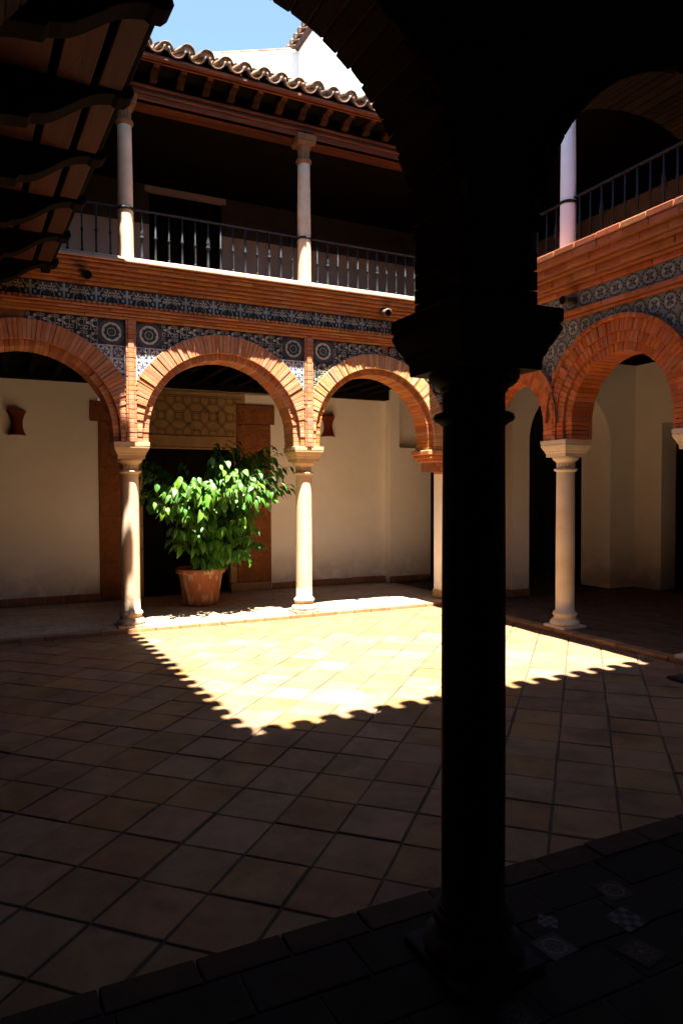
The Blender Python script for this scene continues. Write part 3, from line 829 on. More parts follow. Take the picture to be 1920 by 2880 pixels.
# ================================================================== ROOFS (eaves with barrel tiles)
def barrel(name, r0, r1, L, up, mat, plug=False, th=.013, seg=9):
    """half-round tapered tile along -y (the eave end at y=0, going back to y=L); up=True cover, False pan"""
    bm = bmesh.new()
    s = 1 if up else -1
    def ring(r, y):
        return [bm.verts.new((r * math.cos(PI * k / seg), y, s * r * math.sin(PI * k / seg))) for k in range(seg + 1)]
    o0, o1, i0, i1 = ring(r0, 0), ring(r1, L), ring(r0 - th, 0), ring(r1 - th, L)
    for k in range(seg):
        for q in ((o0[k], o0[k + 1], o1[k + 1], o1[k]), (i0[k + 1], i0[k], i1[k], i1[k + 1]), (o0[k + 1], o0[k], i0[k], i0[k + 1])):
            bm.faces.new(q)
    for k in (0, seg):
        bm.faces.new((o0[k], o1[k], i1[k], i0[k]))
    if plug:
        pl = [bm.verts.new(((r0 - th) * .99 * math.cos(PI * k / seg), .035, s * (r0 - th) * .99 * math.sin(PI * k / seg))) for k in range(seg + 1)]
        f = bm.faces.new(pl); f.material_index = 1
    bmesh.ops.recalc_face_normals(bm, faces=bm.faces)
    for f in bm.faces: f.smooth = True
    return me(name, bm, [mat, 'roof_mortar'])
COVER = [barrel('cover_tile', .088, .074, .42, True, 'roof', True) for _ in range(3)]
PAN = [barrel('pan_tile', .100, .084, .42, False, 'roof') for _ in range(3)]
SLOPE = R(24)
def eave(label, origin, rotz, length, z, depth, seed=0, pitch=.232, cov=-.015, panf=.012, jit=1.0):
    """local x along the eave, local y back up the slope; origin at the tile edge"""
    r = random.Random(seed)
    t = thing('tiled_roof', label, 'roof', (origin[0], origin[1], z), rotz, 'tiled roofs round the courtyard')
    ts, cs = math.tan(SLOPE), math.cos(SLOPE)
    bm = bmesh.new()
    prism(bm, [(.10, -.055 + .1 * ts), (depth, -.055 + depth * ts), (depth, -.14 + depth * ts), (.10, -.14 + .1 * ts)], 0, length, 'yz')
    ob('roof_deck', me('roof_deck', bm, 'wood_dim'), t)
    n = int(length / pitch)
    for k in range(n):
        x = (k + .5) * pitch
        ob('cover_tile', COVER[k % 3], t, (x + r.uniform(-.006, .006), r.uniform(-.012, .012) * jit + cov, .035 + r.uniform(-.006, .006) * jit), (SLOPE + r.uniform(-.02, .02) * jit, r.uniform(-.05, .05) * (jit - 1), r.uniform(-.035, .035) * jit))
        ob('pan_tile', PAN[k % 3], t, (x + pitch / 2, r.uniform(-.010, .010) * jit + panf, .045 + r.uniform(-.005, .005) * jit), (SLOPE, 0, r.uniform(-.03, .03) * jit))
    # upper rows, too hidden to tell apart
    bm = bmesh.new()
    for row in range(1, int(depth / .36)):
        for k in range(n):
            for (up, off, rr, hz) in ((1, 0, .086, .05), (-1, pitch / 2, .098, .06)):
                x = (k + .5) * pitch + off; y = row * .36 * cs; zz = row * .36 * math.sin(SLOPE) + hz
                A = [bm.verts.new((x + rr * math.cos(PI * q / 5), y, zz + up * rr * math.sin(PI * q / 5))) for q in range(6)]
                B = [bm.verts.new((x + rr * .85 * math.cos(PI * q / 5), y + .4 * cs, zz + .4 * math.sin(SLOPE) + up * rr * .85 * math.sin(PI * q / 5))) for q in range(6)]
                for q in range(5): bm.faces.new((A[q], A[q + 1], B[q + 1], B[q]))
    ob('upper_roof_tiles', me('upper_roof_tiles', bm, 'roof'), t, kind='stuff')
    ob('eave_board', bbox('eave_board', 'wood_red', 0, length, .045, .16, -.085, -.045, .006), t)
    return t
EZ = 6.60
# back roof: full timber cornice in view
o = .56
broof = eave('back roof whose row of old barrel tiles stands against the sky', (-.4, YB - o - .02), 0, 6.6, EZ, 3.6, seed=1, cov=.02, panf=-.025, jit=1.6)
X_off = .4
bm = bmesh.new(); box(bm, 0, 6.6, .16, .62, -.045, -.015); ob('soffit_board', me('soffit_board', bm, 'wood_black'), broof)
mp = [(0, 0), (.33, 0), (.34, -.03), (.32, -.055), (.27, -.06), (.22, -.05), (.18, -.07), (.15, -.11), (.10, -.125), (.05, -.12), (0, -.15)]
bm = bmesh.new(); prism(bm, [(.50 - a, b - .046) for a, b in mp], -.045, .045, 'yz'); bev(bm, .005); mod = me('modillion', bm, 'wood_dim')
bm = bmesh.new(); prism(bm, [(.165, -.050), (.158, -.085), (.172, -.105), (.20, -.10), (.20, -.05)], -.03, .03, 'yz'); carv = me('carved_leaf', bm, 'wood_red')
for k in range(21):
    x = X_off + 2.04 + (k - 7) * .312
    if 0.05 < x < 6.5:
        m1 = ob('modillion', mod, broof, (x, 0, 0)); ob('carved_leaf', carv, m1)
# frieze boards behind the modillions
ob('frieze_board', bbox('frieze_board', 'wood_black', 0, 6.6, .48, .54, -.20, -.046), broof)
for (y0, z0, z1, mt) in ((.42, -.225, -.195, 'wood_red'), (.455, -.262, -.226, 'wood'), (.44, -.285, -.263, 'wood_red'), (.47, -.345, -.286, 'wood_red')):
    ob('moulding', bbox('moulding', mt, 0, 6.6, y0, .56, z0, z1, .004), broof)
ob('beam', bbox('beam', 'wood_red', 0, 6.6, .49, .78, -.345, -.20, .006), broof)
# the others carry the scalloped shadow on the courtyard floor
eave('left roof of barrel tiles above the timber balcony', (1.40, 2.3), R(90 + 1.5), 6.1, EZ, 3.6, seed=2)
eave('near roof of barrel tiles over the camera', (6.3, 3.09), R(180 + 2.8), 8.5, EZ, 4.8, seed=3)
eave('right roof of barrel tiles above the shaded red arcade', (5.74, 8.5), R(-90), 6.1, EZ, 5.4, seed=4)
# ================================================================== UPPER GALLERIES
def upper_column(x, y, mat, label, capm='cap_brown'):
    t = thing('gallery_column', label, 'column', (x, y, 4.287 if y > 7 else 4.263), 0, 'upper gallery columns')
    ob('shaft', lathe_me('shaft', [(.096, 0), (.094, .02)] + [(.091 - .012 * k / 10 + .002 * math.sin(PI * k / 10), .03 + 1.62 * k / 10) for k in range(11)], mat, 32), t)
    ob('collar', lathe_me('collar', [(.078, 1.63), (.09, 1.64), (.102, 1.655), (.104, 1.675), (.096, 1.692), (.078, 1.70)], capm, 32), t)
    bm = bmesh.new(); seg = 48; rings = []
    for rr, z in ((.076, 1.695), (.080, 1.80), (.10, 1.86)):
        rings.append([bm.verts.new(((rr - (.006 if k % 4 in (1, 2) else 0)) * math.cos(2 * PI * k / seg), (rr - (.006 if k % 4 in (1, 2) else 0)) * math.sin(2 * PI * k / seg), z)) for k in range(seg)])
    for a, b in zip(rings, rings[1:]):
        for k in range(seg): bm.faces.new((a[k], a[(k + 1) % seg], b[(k + 1) % seg], b[k]))
    ob('capital', me('capital', bm, capm), t)
    bm = bmesh.new(); sqstack(bm, [(.085, 1.855), (.115, 1.875), (.125, 1.90), (.118, 1.905), (.125, 1.912), (.128, 1.985)])
    ab = ob('abacus', me('abacus', bm, capm), t)
    sc = [(.118 * math.cos(a) * 1.1, .118 * math.sin(a) * 1.1) for a in (PI / 4, 3 * PI / 4, 5 * PI / 4, 7 * PI / 4)]
    vm = bmesh.new(); bmesh.ops.create_uvsphere(vm, u_segments=10, v_segments=6, radius=.032); vm = me('volute', vm, capm, True)
    for (a, b) in sc: ob('volute', vm, ab, (a, b, 1.885))
    for z, h in ((.045, .03), (.655, .03)):
        ob('iron_band', lathe_me('iron_band', [(.090, z), (.100, z), (.100, z + h), (.090, z + h)], 'iron', 28), t)
    return t
upper_column(X1 - .02, 8.60, 'stone', 'left cream upper column half lit in front of the dark gallery doorway')
upper_column(X2, 8.60, 'stone', 'cream upper column standing in the middle of the back balcony')
upper_column(5.93, 6.18, 'marble_white', 'bright white upper column on the right balcony')
upper_column(5.93, 4.1, 'marble_white', 'white upper column near the right edge, out of view behind the arch')

def baluster_mesh(kind):
    bm = bmesh.new()
    if kind == 'spear':
        prof = [(.012, 0), (.020, .012), (.013, .03), (.018, .05), (.012, .065), (.012, .24), (.016, .255), (.024, .268), (.024, .285), (.016, .295), (.022, .31), (.019, .345), (.010, .40), (.008, .50), (.008, .585)]
    elif kind == 'plain':
        prof = [(.011, 0), (.018, .012), (.011, .03), (.015, .045), (.010, .06), (.010, .27), (.017, .283), (.017, .30), (.010, .312), (.009, .585)]
    else:
        prof = [(.011, 0), (.018, .012), (.011, .03), (.015, .045), (.0105, .06)]
    prof = [(r_ * 1.25, z_) for r_, z_ in prof]
    lathe(bm, prof, 10)
    if kind == 'twist':
        rings = []
        for k in range(31):
            z = .06 + k * .0068; a = k * .42
            rings.append([bm.verts.new((.0125 * math.cos(a + q * PI / 2), .0125 * math.sin(a + q * PI / 2), z)) for q in range(4)])
        for a, b in zip(rings, rings[1:]):
            for q in range(4): bm.faces.new((a[q], a[(q + 1) % 4], b[(q + 1) % 4], b[q]))
        lathe(bm, [(.010, .262), (.017, .275), (.017, .292), (.010, .305), (.009, .585)], 10)
    return me('baluster', bm, 'iron')
BAL = {k: baluster_mesh(k) for k in ('spear', 'plain', 'twist')}
def railing(label, x0, y0, rotz, L, n, start=0):
    t = thing('iron_railing', label, 'railing', (x0, y0, 4.325), rotz, 'wrought iron balcony railings')
    ob('bottom_rail', bbox('bottom_rail', 'iron', 0, L, -.014, .014, .028, .045, .003), t)
    ob('top_rail', bbox('top_rail', 'iron', 0, L, -.02, .02, .628, .650, .006), t)
    seq = ['plain', 'twist', 'plain', 'twist', 'spear']
    sp_ = L / n
    for k in range(n):
        ob('baluster', BAL[seq[(k + start) % 5]], t, ((k + .5) * sp_, 0, .044), (0, 0, random.uniform(0, 1)))
        if (k + start) % 5 == 4: ob('foot', bbox('foot', 'iron', (k + .5) * sp_ - .006, (k + .5) * sp_ + .006, -.006, .05, -.03, .03), t)
    return t
railing('iron railing to the left of the left upper column, next to the timber balcony', -.7, 8.57, 0, 2.02, 13, 1)
railing('iron railing between the two cream upper columns of the back balcony', X1 + .08, 8.57, 0, X2 - X1 - .18, 13, 4)
railing('iron railing to the right of the middle upper column of the back balcony', X2 + .1, 8.57, 0, 2.1, 14, 3)
railing('dark iron railing on the right balcony in front of the white column', 5.93, 6.08, -PI / 2, 1.90, 12, 2)
railing('short dark iron railing behind the white column on the right balcony', 5.93, 8.35, -PI / 2, 2.06, 13, 2)

# walls, floors and ceilings that shut in the galleries
def slab(name, mat, x0, x1, y0, y1, z0, z1, label=None, cat=None, kind=None):
    return ob(name, bbox(name, mat, x0, x1, y0, y1, z0, z1), None, label=label, cat=cat, kind=kind)
YW = 10.9
# upper back gallery wall
uw = thing('upper_gallery_wall', 'upper gallery wall behind the back railing with pale dado and dark top', 'wall', (0, 11.0, 4.27))
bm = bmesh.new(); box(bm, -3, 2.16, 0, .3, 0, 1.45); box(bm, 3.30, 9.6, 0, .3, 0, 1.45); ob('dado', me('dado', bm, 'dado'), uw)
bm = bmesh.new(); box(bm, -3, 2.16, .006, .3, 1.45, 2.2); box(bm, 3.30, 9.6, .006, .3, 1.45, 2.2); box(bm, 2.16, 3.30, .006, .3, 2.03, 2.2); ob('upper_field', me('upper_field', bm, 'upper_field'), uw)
ob('lintel', bbox('lintel', 'dado', 2.10, 3.36, -.03, .05, 1.94, 2.03, .006), uw)
bm = bmesh.new(); box(bm, 2.16, 3.30, .16, .20, 0, 2.2); dr = ob('door', me('door', bm, 'wood_black'), uw)
for k in range(2): ob('door_panel', bbox('door_panel', 'wood_black', 2.22 + k * .54, 2.68 + k * .54, .14, .16, .1, 1.85, .01), dr)
# ceilings (dark timber, with joists)
def ceiling(name, x0, x1, y0, y1, z, top, along='y', step=.33, mat='wood_black'):
    c = ob(name, bbox(name, mat, x0, x1, y0, y1, z + .12, top), kind='structure')
    L = (x1 - x0) if along == 'y' else (y1 - y0)
    for k in range(int(L / step)):
        p = (k + .5) * step
        if along == 'y': m = bbox('joist', mat, x0 + p - .04, x0 + p + .04, y0, y1, z, z + .119)
        else: m = bbox('joist', mat, x0, x1, y0 + p - .04, y0 + p + .04, z, z + .119)
        ob('joist', m, c)
    return c
ceiling('back_gallery_ceiling', -3, 6.2, 8.84, 11.05, 3.30, 4.26)
ceiling('right_gallery_ceiling', 6.2, 12.2, 1.9, 13.2, 3.72, 4.26, 'x')
ceiling('near_gallery_ceiling', -3.1, 6.17, -3.1, 1.80, 3.45, 4.26)
ceiling('left_gallery_ceiling', -3.1, -.62, 1.80, 8.84, 3.45, 4.26, 'x')
slab('upper_back_ceiling', 'wood_black', -3, 6.0, 8.90, 11.3, 6.32, 6.40, kind='structure')
slab('upper_right_ceiling', 'wood_black', 6.0, 12.2, 1.9, 11.3, 6.32, 6.40, kind='structure')
ob('timber_beam', bbox('timber_beam', 'wood', 5.82, 6.1, 2.0, 8.6, 6.25, 6.5), None, label='dark timber beam carried by the white upper columns on the right', cat='beam')
slab('upper_wall', 'dark_room', -3.1, 12.2, 11.35, 11.5, 4.27, 7.4, 'unseen rear wall behind the upper back gallery', 'wall')
slab('upper_wall', 'dado', 9.2, 9.5, 1.9, 11.3, 4.27, 6.5, 'dim wall at the back of the right upper gallery', 'wall')
slab('upper_wall', 'plaster_dim', -3.1, 12.2, 1.75, 1.95, 4.27, 6.6, 'wall of the upper storey above the foreground arches', 'wall')
slab('upper_wall', 'plaster_dim', -.6, -.35, 1.95, 8.9, 4.27, 6.6, 'wall of the upper storey behind the timber balcony', 'wall')
# outer shell
for (n_, a) in (('west', (-3.3, -3.05, -3.3, 13.4, -.12, 6.6)), ('south', (-3.3, 12.4, -3.3, -3.05, -.12, 6.6)), ('east', (12.2, 12.45, -3.3, 13.4, -.12, 6.9)), ('north', (-3.3, 12.4, 13.2, 13.45, -.12, 6.9))):
    slab('outer_wall', 'dark_room', *a, 'dark outer wall on the %s side of the house, out of view' % n_, 'wall')
slab('gallery_wall', 'dark_room', -3.05, -2.7, 1.8, 11, 0, 3.5, 'inner wall of the unseen left gallery', 'wall')
slab('gallery_wall', 'dark_room', -3.05, 12.2, -.95, -.7, 0, 3.5, 'inner wall of the gallery behind the camera', 'wall')
slab('arcade_wall', 'brick', -.75, -.40, 2.1, 8.4, 2.25, 4.2, 'brick wall under the timber balcony at the left', 'wall')

# ================================================================== GROUND FLOOR BACK GALLERY WALL
bw = thing('gallery_wall', 'white plastered back gallery wall on both sides of the stone doorway', 'wall', (0, YW, 0))
bm = bmesh.new()
box(bm, -3, 1.37, 0, .3, KZ, 3.5); box(bm, 4.06, 6.25, 0, .3, KZ, 3.5); box(bm, 1.37, 4.06, .02, .3, 3.22, 3.5); box(bm, 3.62, 4.06, .0, .3, 3.06, 3.22)
ob('plaster_face', me('plaster_face', bm, 'plaster'), bw)
sk = bbox('skirting_tile', 'kerb', .003, .245, -.022, .02, KZ, .155, .004)
for k in range(18):
    ob('skirting_tile', sk, bw, (-3.10 + k * .248, random.uniform(-.003, .003), random.uniform(-.004, .004)))
for k in range(9): ob('skirting_tile', sk, bw, (4.07 + k * .245, random.uniform(-.003, .003), random.uniform(-.004, .004)))
ob('wall_plate', bbox('wall_plate', 'wood_black', -3, 6.2, -.16, -.002, 3.245, 3.42), bw)
ob('light_switch', bbox('light_switch', 'pipe_grey', 4.085, 4.115, -.012, .0, 2.34, 2.375, .003), bw)
# stepped return and niche at the right end
nw = thing('niche_wall', 'white wall with a shallow arched niche at the right end of the back gallery', 'wall', (0, 10.72, 0))
bm = bmesh.new(); box(bm, 6.21, 6.40, 0, .45, KZ, 3.72); box(bm, 6.40, 7.05, 0, .45, KZ, 2.42); box(bm, 7.05, 7.6, 0, .45, 2.25, 2.42); box(bm, 7.32, 7.6, 0, .45, 2.42, 3.72)
wall_arches(bm, 6.40, 7.32, 2.42, 3.72, 0, .45, [(6.86, 3.02, .459)], 40)
ob('plaster_face', me('plaster_face', bm, 'plaster'), nw)
ob('niche_back', bbox('niche_back', 'plaster', 6.38, 7.35, .17, .22, 2.40, 3.6), nw)
sk2 = bbox('skirting_tile', 'kerb', .003, .275, -.022, .02, KZ, .155, .004)
for k in range(3): ob('skirting_tile', sk2, nw, (6.20 + k * .28, 0, 0))

# stone doorway with the octagon panel
dw = thing('stone_doorway', 'rough red sandstone doorway with patterned octagon panel behind the potted plant', 'doorway', (0, YW, 0))
DY = -.015
def dstone(x0, x1, z0, z1, mat='red_stone', pr=.03, name='jamb_stone'):
    bm = bmesh.new(); box(bm, x0, x1, -pr, .28, z0, z1)
    bev(bm, .012, 2)
    return ob(name, me(name, bm, mat), dw)
for (a, b) in ((KZ, .62), (.625, 1.30), (1.305, 2.03), (2.035, 2.69)): dstone(1.372, 1.90, a, b)
dstone(1.255, 1.90, 2.70, 2.995)
for (a, b) in ((.19, .75), (.755, 1.42), (1.425, 2.05), (2.055, 2.74)): dstone(3.475, 4.05, a, b)
dstone(3.475, 4.115, 2.75, 3.055)
dstone(3.36, 4.05, KZ, .185, 'pale_stone', .045, 'foot_stone')
dstone(4.052, 4.13, 2.745, 3.06, 'pale_stone', .012, 'plaster_fillet')
for (x0, x1) in ((1.905, 2.0), (3.36, 3.47)):
    for k in range(3): dstone(x0, x1, .19 + k * .72 if x0 > 3 else KZ + k * .76, (.19 + (k + 1) * .72 - .004) if x0 > 3 else KZ + (k + 1) * .76 - .004, 'pale_stone', .02, 'frame_stone')
dstone(1.905, 3.47, 2.355, 2.53, 'pale_stone', .03, 'lintel')
dstone(1.905, 3.47, 2.325, 2.352, 'pale_stone', .04, 'lintel_moulding')
pan = ob('octagon_panel', bbox('octagon_panel', 'pale_stone', 1.905, 3.62, -.012, .25, 2.532, 3.215), dw)
# incised strapwork on the panel
bm = bmesh.new()
def strap(x0, z0, x1, z1, w=.0085):
    for o_ in (-.013, .013):
        d = Vector((x1 - x0, z1 - z0)); L = d.length; d /= L; n_ = Vector((-d.y, d.x))
        a = Vector((x0, z0)) + n_ * (o_ - w / 2); b = Vector((x1, z1)) + n_ * (o_ - w / 2)
        c = b + n_ * w; e = a + n_ * w
        bm.faces.new([bm.verts.new((p.x, -.0165, p.y)) for p in (a, b, c, e)])
        for p, q in ((a, b), (b, c), (c, e), (e, a)):
            bm.faces.new([bm.verts.new(v) for v in ((p.x, -.0165, p.y), (p.x, -.010, p.y), (q.x, -.010, q.y), (q.x, -.0165, q.y))])
q = .060; pitch = .27
for i in range(6):
    for j in range(4):
        cx = 2.02 + i * pitch; cz = 2.56 + j * pitch
        if cx > 3.5: continue
        # square node and its diagonal links
        top = min(cz + q, 3.13); bot = max(cz - q, 2.545)
        if top > bot:
            strap(cx - q, bot, cx - q, top); strap(cx + q, bot, cx + q, top)
            if cz + q < 3.13: strap(cx - q, cz + q, cx + q, cz + q)
            if cz - q > 2.545: strap(cx - q, cz - q, cx + q, cz - q)
        if cx + pitch < 3.6 and cz + pitch < 3.2:
            strap(cx + q, cz + q, cx + pitch - q, cz + pitch - q); strap(cx + q, cz + pitch - q, cx + pitch - q, cz + q)
strap(1.95, 3.135, 3.55, 3.135)
ob('strapwork', me('strapwork', bm, 'wall_line'), pan)
dl = ob('door_leaf', bbox('door_leaf', 'wood_black', 2.0, 3.36, .14, .2, KZ, 2.33), dw)
for k in range(4):
    ob('door_plank', bbox('door_plank', 'wood_black', 2.01 + k * .338, 2.01 + (k + 1) * .338 - .01, .12, .14, .1, 2.32, .005), dl)

# ================================================================== RIGHT GALLERY WALLS
tw = thing('transverse_arch_wall', 'white wall with a plain round arch across the right gallery', 'wall', (0, 8.40, 0))
bm = bmesh.new(); wall_arches(bm, 6.99, 9.56, KZ, 3.72, 0, .63, [(8.155, 2.41, .845)], 40)
ob('plaster_face', me('plaster_face', bm, 'plaster'), tw)
ob('skirting', bbox('skirting', 'kerb', 6.975, 7.325, -.018, .645, KZ, .155, .004), tw)
ob('impost_line', bbox('impost_line', 'plaster', 8.994, 9.05, -.006, .64, 2.40, 2.425), tw)
rw = thing('gallery_wall', 'white inner wall of the right gallery with a dark doorway', 'wall', (9.56, 0, 0))
bm = bmesh.new(); box(bm, 0, .45, 7.88, 9.03, KZ, 3.72); box(bm, 0, .45, 7.0, 7.88, 2.73, 3.72); box(bm, 0, .45, 1.9, 7.0, KZ, 3.72)
ob('plaster_face', me('plaster_face', bm, 'plaster'), rw)
ob('door_leaf', bbox('door_leaf', 'wood_black', .34, .40, 7.0, 7.88, KZ, 2.73), rw)
slab('store_room_wall', 'dark_room', 7.06, 12.2, 11.6, 11.8, 0, 3.72, 'dark wall deep in the room behind the plain arch', 'wall')

# ================================================================== SMALL THINGS
def sconce(x, z, label):
    t = thing('wall_sconce', label, 'sconce', (x, YW, z), 0, 'clay wall sconces')
    w = .125; h = .17
    bm = bmesh.new(); ns = 12; rows = []
    for k in range(ns + 1):
        v = -1 + 2 * k / ns
        hw = w * (.60 + .40 * v * v); dep = .155 * (.66 + .34 * v * v)
        rows.append([bm.verts.new((hw * math.cos(PI + PI * q / 14), dep * math.sin(PI + PI * q / 14) - .002, h * v)) for q in range(15)])
    for a, b in zip(rows, rows[1:]):
        for q in range(14): bm.faces.new((a[q], a[q + 1], b[q + 1], b[q])).smooth = True
    bmesh.ops.solidify(bm, geom=list(bm.faces), thickness=.01)
    ob('shade', me('shade', bm, 'sconce'), t)
    ob('back_plate', bbox('back_plate', 'sconce', -.05, .05, -.012, 0, -.05, .05, .004), t)
    return t
sconce(5.09, 2.75, 'red clay waisted wall sconce right of the doorway')
sconce(.285, 2.62, 'red clay waisted wall sconce on the shaded wall at far left')

def spout(label, loc, d, mat):
    t = thing('water_spout', label, 'spout', loc, 0, 'ceramic rain spouts')
    d = Vector(d).normalized()
    bm = bmesh.new(); tube(bm, [(0, 0, 0), tuple(d * .20)], .042, 18)
    bmesh.ops.delete(bm, geom=[max(bm.faces, key=lambda f: f.calc_center_median().dot(d))], context='FACES')
    ob('pipe', me('pipe', bm, mat), t)
    bm = bmesh.new(); tube(bm, [tuple(d * .17), tuple(d * .178), tuple(d * .20), tuple(d * .206)], [.044, .053, .053, .046], 18)
    bmesh.ops.delete(bm, geom=[f for f in bm.faces if len(f.verts) > 4], context='FACES')
    ob('rim', me('rim', bm, mat), t)
    bm = bmesh.new(); tube(bm, [tuple(d * .204), tuple(d * .06)], [.046, .030], 18)
    ob('bore', me('bore', bm, 'wood_black'), t)
    return t
spout('dark blue rain spout poking from the cornice under the timber balcony end', (.93, YF - .10, 4.075), (.05, -1, -.25), 'pipe')
spout('grey rain spout poking from the cornice left of the foreground capital', (4.72, YF - .12, 4.065), (-.10, -1, -.25), 'pipe_grey')
spout('dark rain spout poking from the round-patterned frieze of the red arcade', (XF - .02, 5.92, 3.755), (-1, -.10, -.12), 'pipe_grey')

# star-shaped pierced drain in the courtyard floor
dr = thing('floor_drain', 'white marble star-shaped drain cover in the sunlit courtyard floor', 'drain', (2.50, 5.03, .001), .25)
bm = bmesh.new(); pts = []
for k in range(16):
    rr = .185 if k % 2 == 0 else .145
    pts.append((rr * math.cos(PI * k / 8), rr * math.sin(PI * k / 8)))
prism(bm, pts, -.01, .010, 'xy'); bev(bm, .003); ob('star_slab', me('star_slab', bm, 'marble_white'), dr)
hm = bmesh.new(); lathe(hm, [(.026, .0095), (.026, .0120)], 12); hm = me('drain_hole', hm, 'pale_bed')
for k in range(6): ob('drain_hole', hm, dr, (.095 * math.cos(k * PI / 3), .095 * math.sin(k * PI / 3), 0))
ob('drain_hole', hm, dr)

# black mat lying on the floor at the right edge
mt = thing('rubber_mat', 'black mat lying on the tiles at the right edge of the picture', 'mat', (5.52, 3.80, .006), R(-6))
bm = bmesh.new(); box(bm, -.32, .32, -.42, .42, 0, .022); bev(bm, .006, 2); ob('mat_body', me('mat_body', bm, 'mat'), mt)
ob('mat_border', bbox('mat_border', 'mat', -.29, .29, -.39, .39, .0222, .025), mt)

# ================================================================== POTTED PLANT
pp = thing('potted_plant', 'big leafy green plant in a round terracotta pot before the doorway', 'plant', (2.62, 9.92, KZ))
ob('pot', lathe_me('pot', [(.20, .0), (.235, .004), (.245, .02), (.262, .12), (.295, .36), (.312, .44), (.316, .452), (.345, .458), (.352, .475), (.352, .515), (.342, .528), (.318, .53), (.308, .50), (.30, .46)], 'pot', 44), pp)
ob('soil', lathe_me('soil', [(.02, .462), (.15, .470), (.302, .465), (.302, .44)], 'soil', 32), pp)
rp = random.Random(11)
def leaf_mesh(L, W, droop, seed):
    r = random.Random(seed)
    bm = bmesh.new(); n = 6; rows = []
    for k in range(n + 1):
        t = k / n
        w = W * (math.sin(PI * min(1, t * 1.02) ** .75) ** .9) * (1 if t < .98 else .0)
        if k == 0: w = .003
        if k == n: w = .0015
        z = -droop * t * t * L; y = L * t * (1 - .25 * droop * t)
        fold = .22 * w
        rows.append([bm.verts.new((-w, y, z + fold + .004 * math.sin(t * 9 + seed))), bm.verts.new((0, y, z)), bm.verts.new((w, y, z + fold - .004 * math.sin(t * 8 + seed)))])
    for a, b in zip(rows, rows[1:]):
        for q in range(2): bm.faces.new((a[q], a[q + 1], b[q + 1], b[q])).smooth = True
    return me('leaf', bm, 'leaf')
LEAF = [leaf_mesh(.118 + .018 * (k % 3), .028 + .003 * (k % 4), .22 + .15 * (k % 3), k) for k in range(6)]
stems = []
bmb = bmesh.new()
# trunk stems
TR = [((.03, .0), 1.1), ((-.08, .05), .95), ((.10, -.04), 1.0)]
for (tx, ty), h in TR:
    path = [(tx, ty, .45), (tx * 1.3, ty * 1.5 - .03, .45 + h * .4), (tx * 2.2, ty * 2 - .10, .45 + h * .75), (tx * 3.2, ty * 2 - .18, .45 + h)]
    tube(bmb, path, [.022, .018, .014, .009], 7)
# target leaf cloud: (x, y, z, rx, ry, rz, number of twigs), relative to the pot base
CLOUDS = [(-.52, -1.20, 1.56, .42, .26, .28, 32), (.0, -1.22, 1.70, .45, .24, .26, 34), (.42, -1.20, 1.70, .42, .26, .26, 30), (.05, -1.0, 1.92, .38, .25, .16, 14),
          (-.74, -.75, 1.66, .36, .34, .32, 20), (.78, -.85, 1.72, .30, .34, .28, 20),
          (.15, -.85, 1.22, .46, .34, .28, 34), (-.28, -.75, 1.10, .48, .36, .30, 32), (.32, -.82, .90, .36, .28, .22, 26), (-.02, -.62, .76, .44, .26, .16, 22), (.46, -.70, 1.10, .24, .24, .30, 14),
          (.34, -.25, 2.26, .22, .22, .13, 8), (.75, -.22, 2.12, .42, .22, .20, 18), (1.08, -.18, 2.04, .26, .18, .14, 8), (-.62, -.3, 1.9, .36, .3, .25, 12)]
leaves = []
for (cx, cy, cz, rx, ry, rz, nt_) in CLOUDS:
    for k in range(nt_):
        while True:
            a, b, c = (rp.uniform(-1, 1) for _ in range(3))
            if a * a + b * b + c * c <= 1: break
        tip = Vector((cx + a * rx, cy + b * ry, cz + c * rz))
        src = Vector((rp.uniform(-.05, .08), rp.uniform(-.15, .0), max(.62, min(1.5, tip.z * .72))))
        mid = (src + tip) / 2 + Vector((0, 0, .10))
        P = lambda t: (1 - t) ** 2 * src + 2 * t * (1 - t) * mid + t * t * tip
        tube(bmb, [tuple(P(t / 5)) for t in range(6)], [.007, .006, .005, .004, .003, .0022], 5)
        nl = rp.randint(6, 8)
        for q in range(nl):
            t = .56 + .44 * q / (nl - 1)
            p = P(min(t, 1)); d = (P(min(t, 1)) - P(t - .05)).normalized()
            sd = 1 if q % 2 else -1
            az = math.atan2(d.y, d.x) + sd * rp.uniform(.5, 1.15) + (0 if q < nl - 1 else -sd * .6)
            pit = rp.uniform(-1.15, -.1)
            leaves.append((p, az, pit, rp.uniform(-.6, .6), rp.randrange(6), rp.uniform(.65, 1.3)))
ob('stems', me('stems', bmb, 'bark'), pp)
leaves.sort(key=lambda l: l[0].y)
rest = bmesh.new()
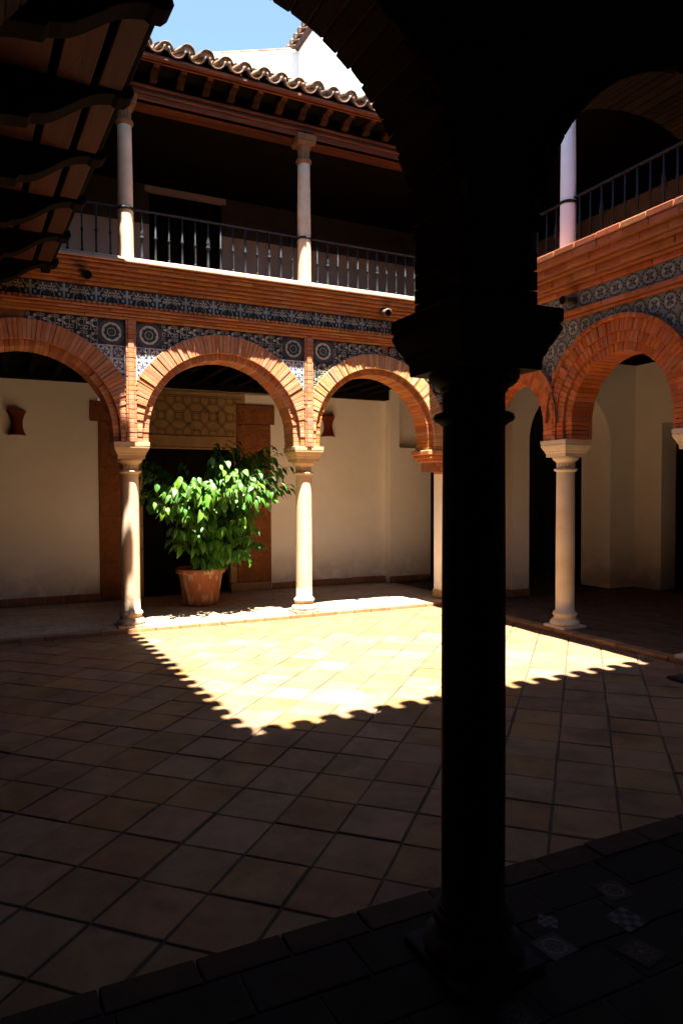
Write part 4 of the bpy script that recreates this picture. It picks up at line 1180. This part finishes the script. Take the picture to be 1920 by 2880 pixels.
for k, (p, az, pit, roll, v, s) in enumerate(leaves):
    mtx = Matrix.Translation(p) @ Matrix.Rotation(az - PI / 2, 4, 'Z') @ Matrix.Rotation(pit, 4, 'X') @ Matrix.Rotation(roll, 4, 'Y') @ Matrix.Scale(s, 4)
    if k < 300:
        o_ = ob('leaf', LEAF[v], pp); o_.matrix_local = mtx
    else:
        tmp = LEAF[v].copy(); tmp.transform(mtx); rest.from_mesh(tmp); bpy.data.meshes.remove(tmp)
mr = me('inner_leaves', rest, 'leaf', True)
ob('inner_leaves', mr, pp, kind='stuff')

# ================================================================== WHITE HOUSE BEHIND THE BACK ROOF
wh = thing('white_house', 'whitewashed house wall rising behind the tiled back roof against the sky', 'house', (0, 15, 0))
bm = bmesh.new()
prism(bm, [(1.5, 0), (6.31, 0), (6.31, 11.66), (4.56, 11.10), (1.5, 10.3)], 0, .4, 'xz'); ob('gable_wall', me('gable_wall', bm, 'white'), wh)
bm = bmesh.new(); box(bm, 6.31, 10.5, -1.27, 3, 0, 11.62); ob('tower_wall', me('tower_wall', bm, 'white'), wh)
rt2 = [barrel('verge_tile', .10, .085, .5, True, 'roof') for _ in range(2)]
sl = math.atan2(11.66 - 11.10, 6.31 - 4.56)
for k in range(11):
    x = 6.25 - k * .44 * math.cos(sl)
    zz = 11.66 + (x - 6.31) * math.tan(sl)
    ob('verge_tile', rt2[k % 2], wh, (x - .44, .12, zz - .44 * math.tan(sl) + .0), (sl * 1.0 + .03, 0, -PI / 2))
for k in range(16):
    ob('tower_tile', COVER[k % 3], wh, (6.28 + k * .23, -1.40, 11.80), (SLOPE, 0, 0))
    ob('tower_pan', PAN[k % 3], wh, (6.39 + k * .23, -1.42, 11.81), (SLOPE, 0, 0))
for k in range(12):
    ob('tower_tile', COVER[k % 3], wh, (6.17, -1.3 + k * .23, 11.80), (SLOPE, 0, -PI / 2))
ob('tower_eave', bbox('tower_eave', 'wood', 6.24, 10.5, -1.34, 3, 11.62, 11.74), wh)
bm = bmesh.new(); r5 = random.Random(5)
for k in range(60):
    x, y = 6.12 + r5.uniform(0, .7), -1.47 + r5.uniform(-.06, .08)
    h = r5.uniform(.12, .36); a = r5.uniform(-.12, .16); b = r5.uniform(-.12, .1)
    bm.faces.new([bm.verts.new(p) for p in ((x, y, 11.84), (x + .012, y, 11.84), (x + a, y + b, 11.84 + h))])
ob('roof_weeds', me('roof_weeds', bm, 'grass'), wh, kind='stuff')
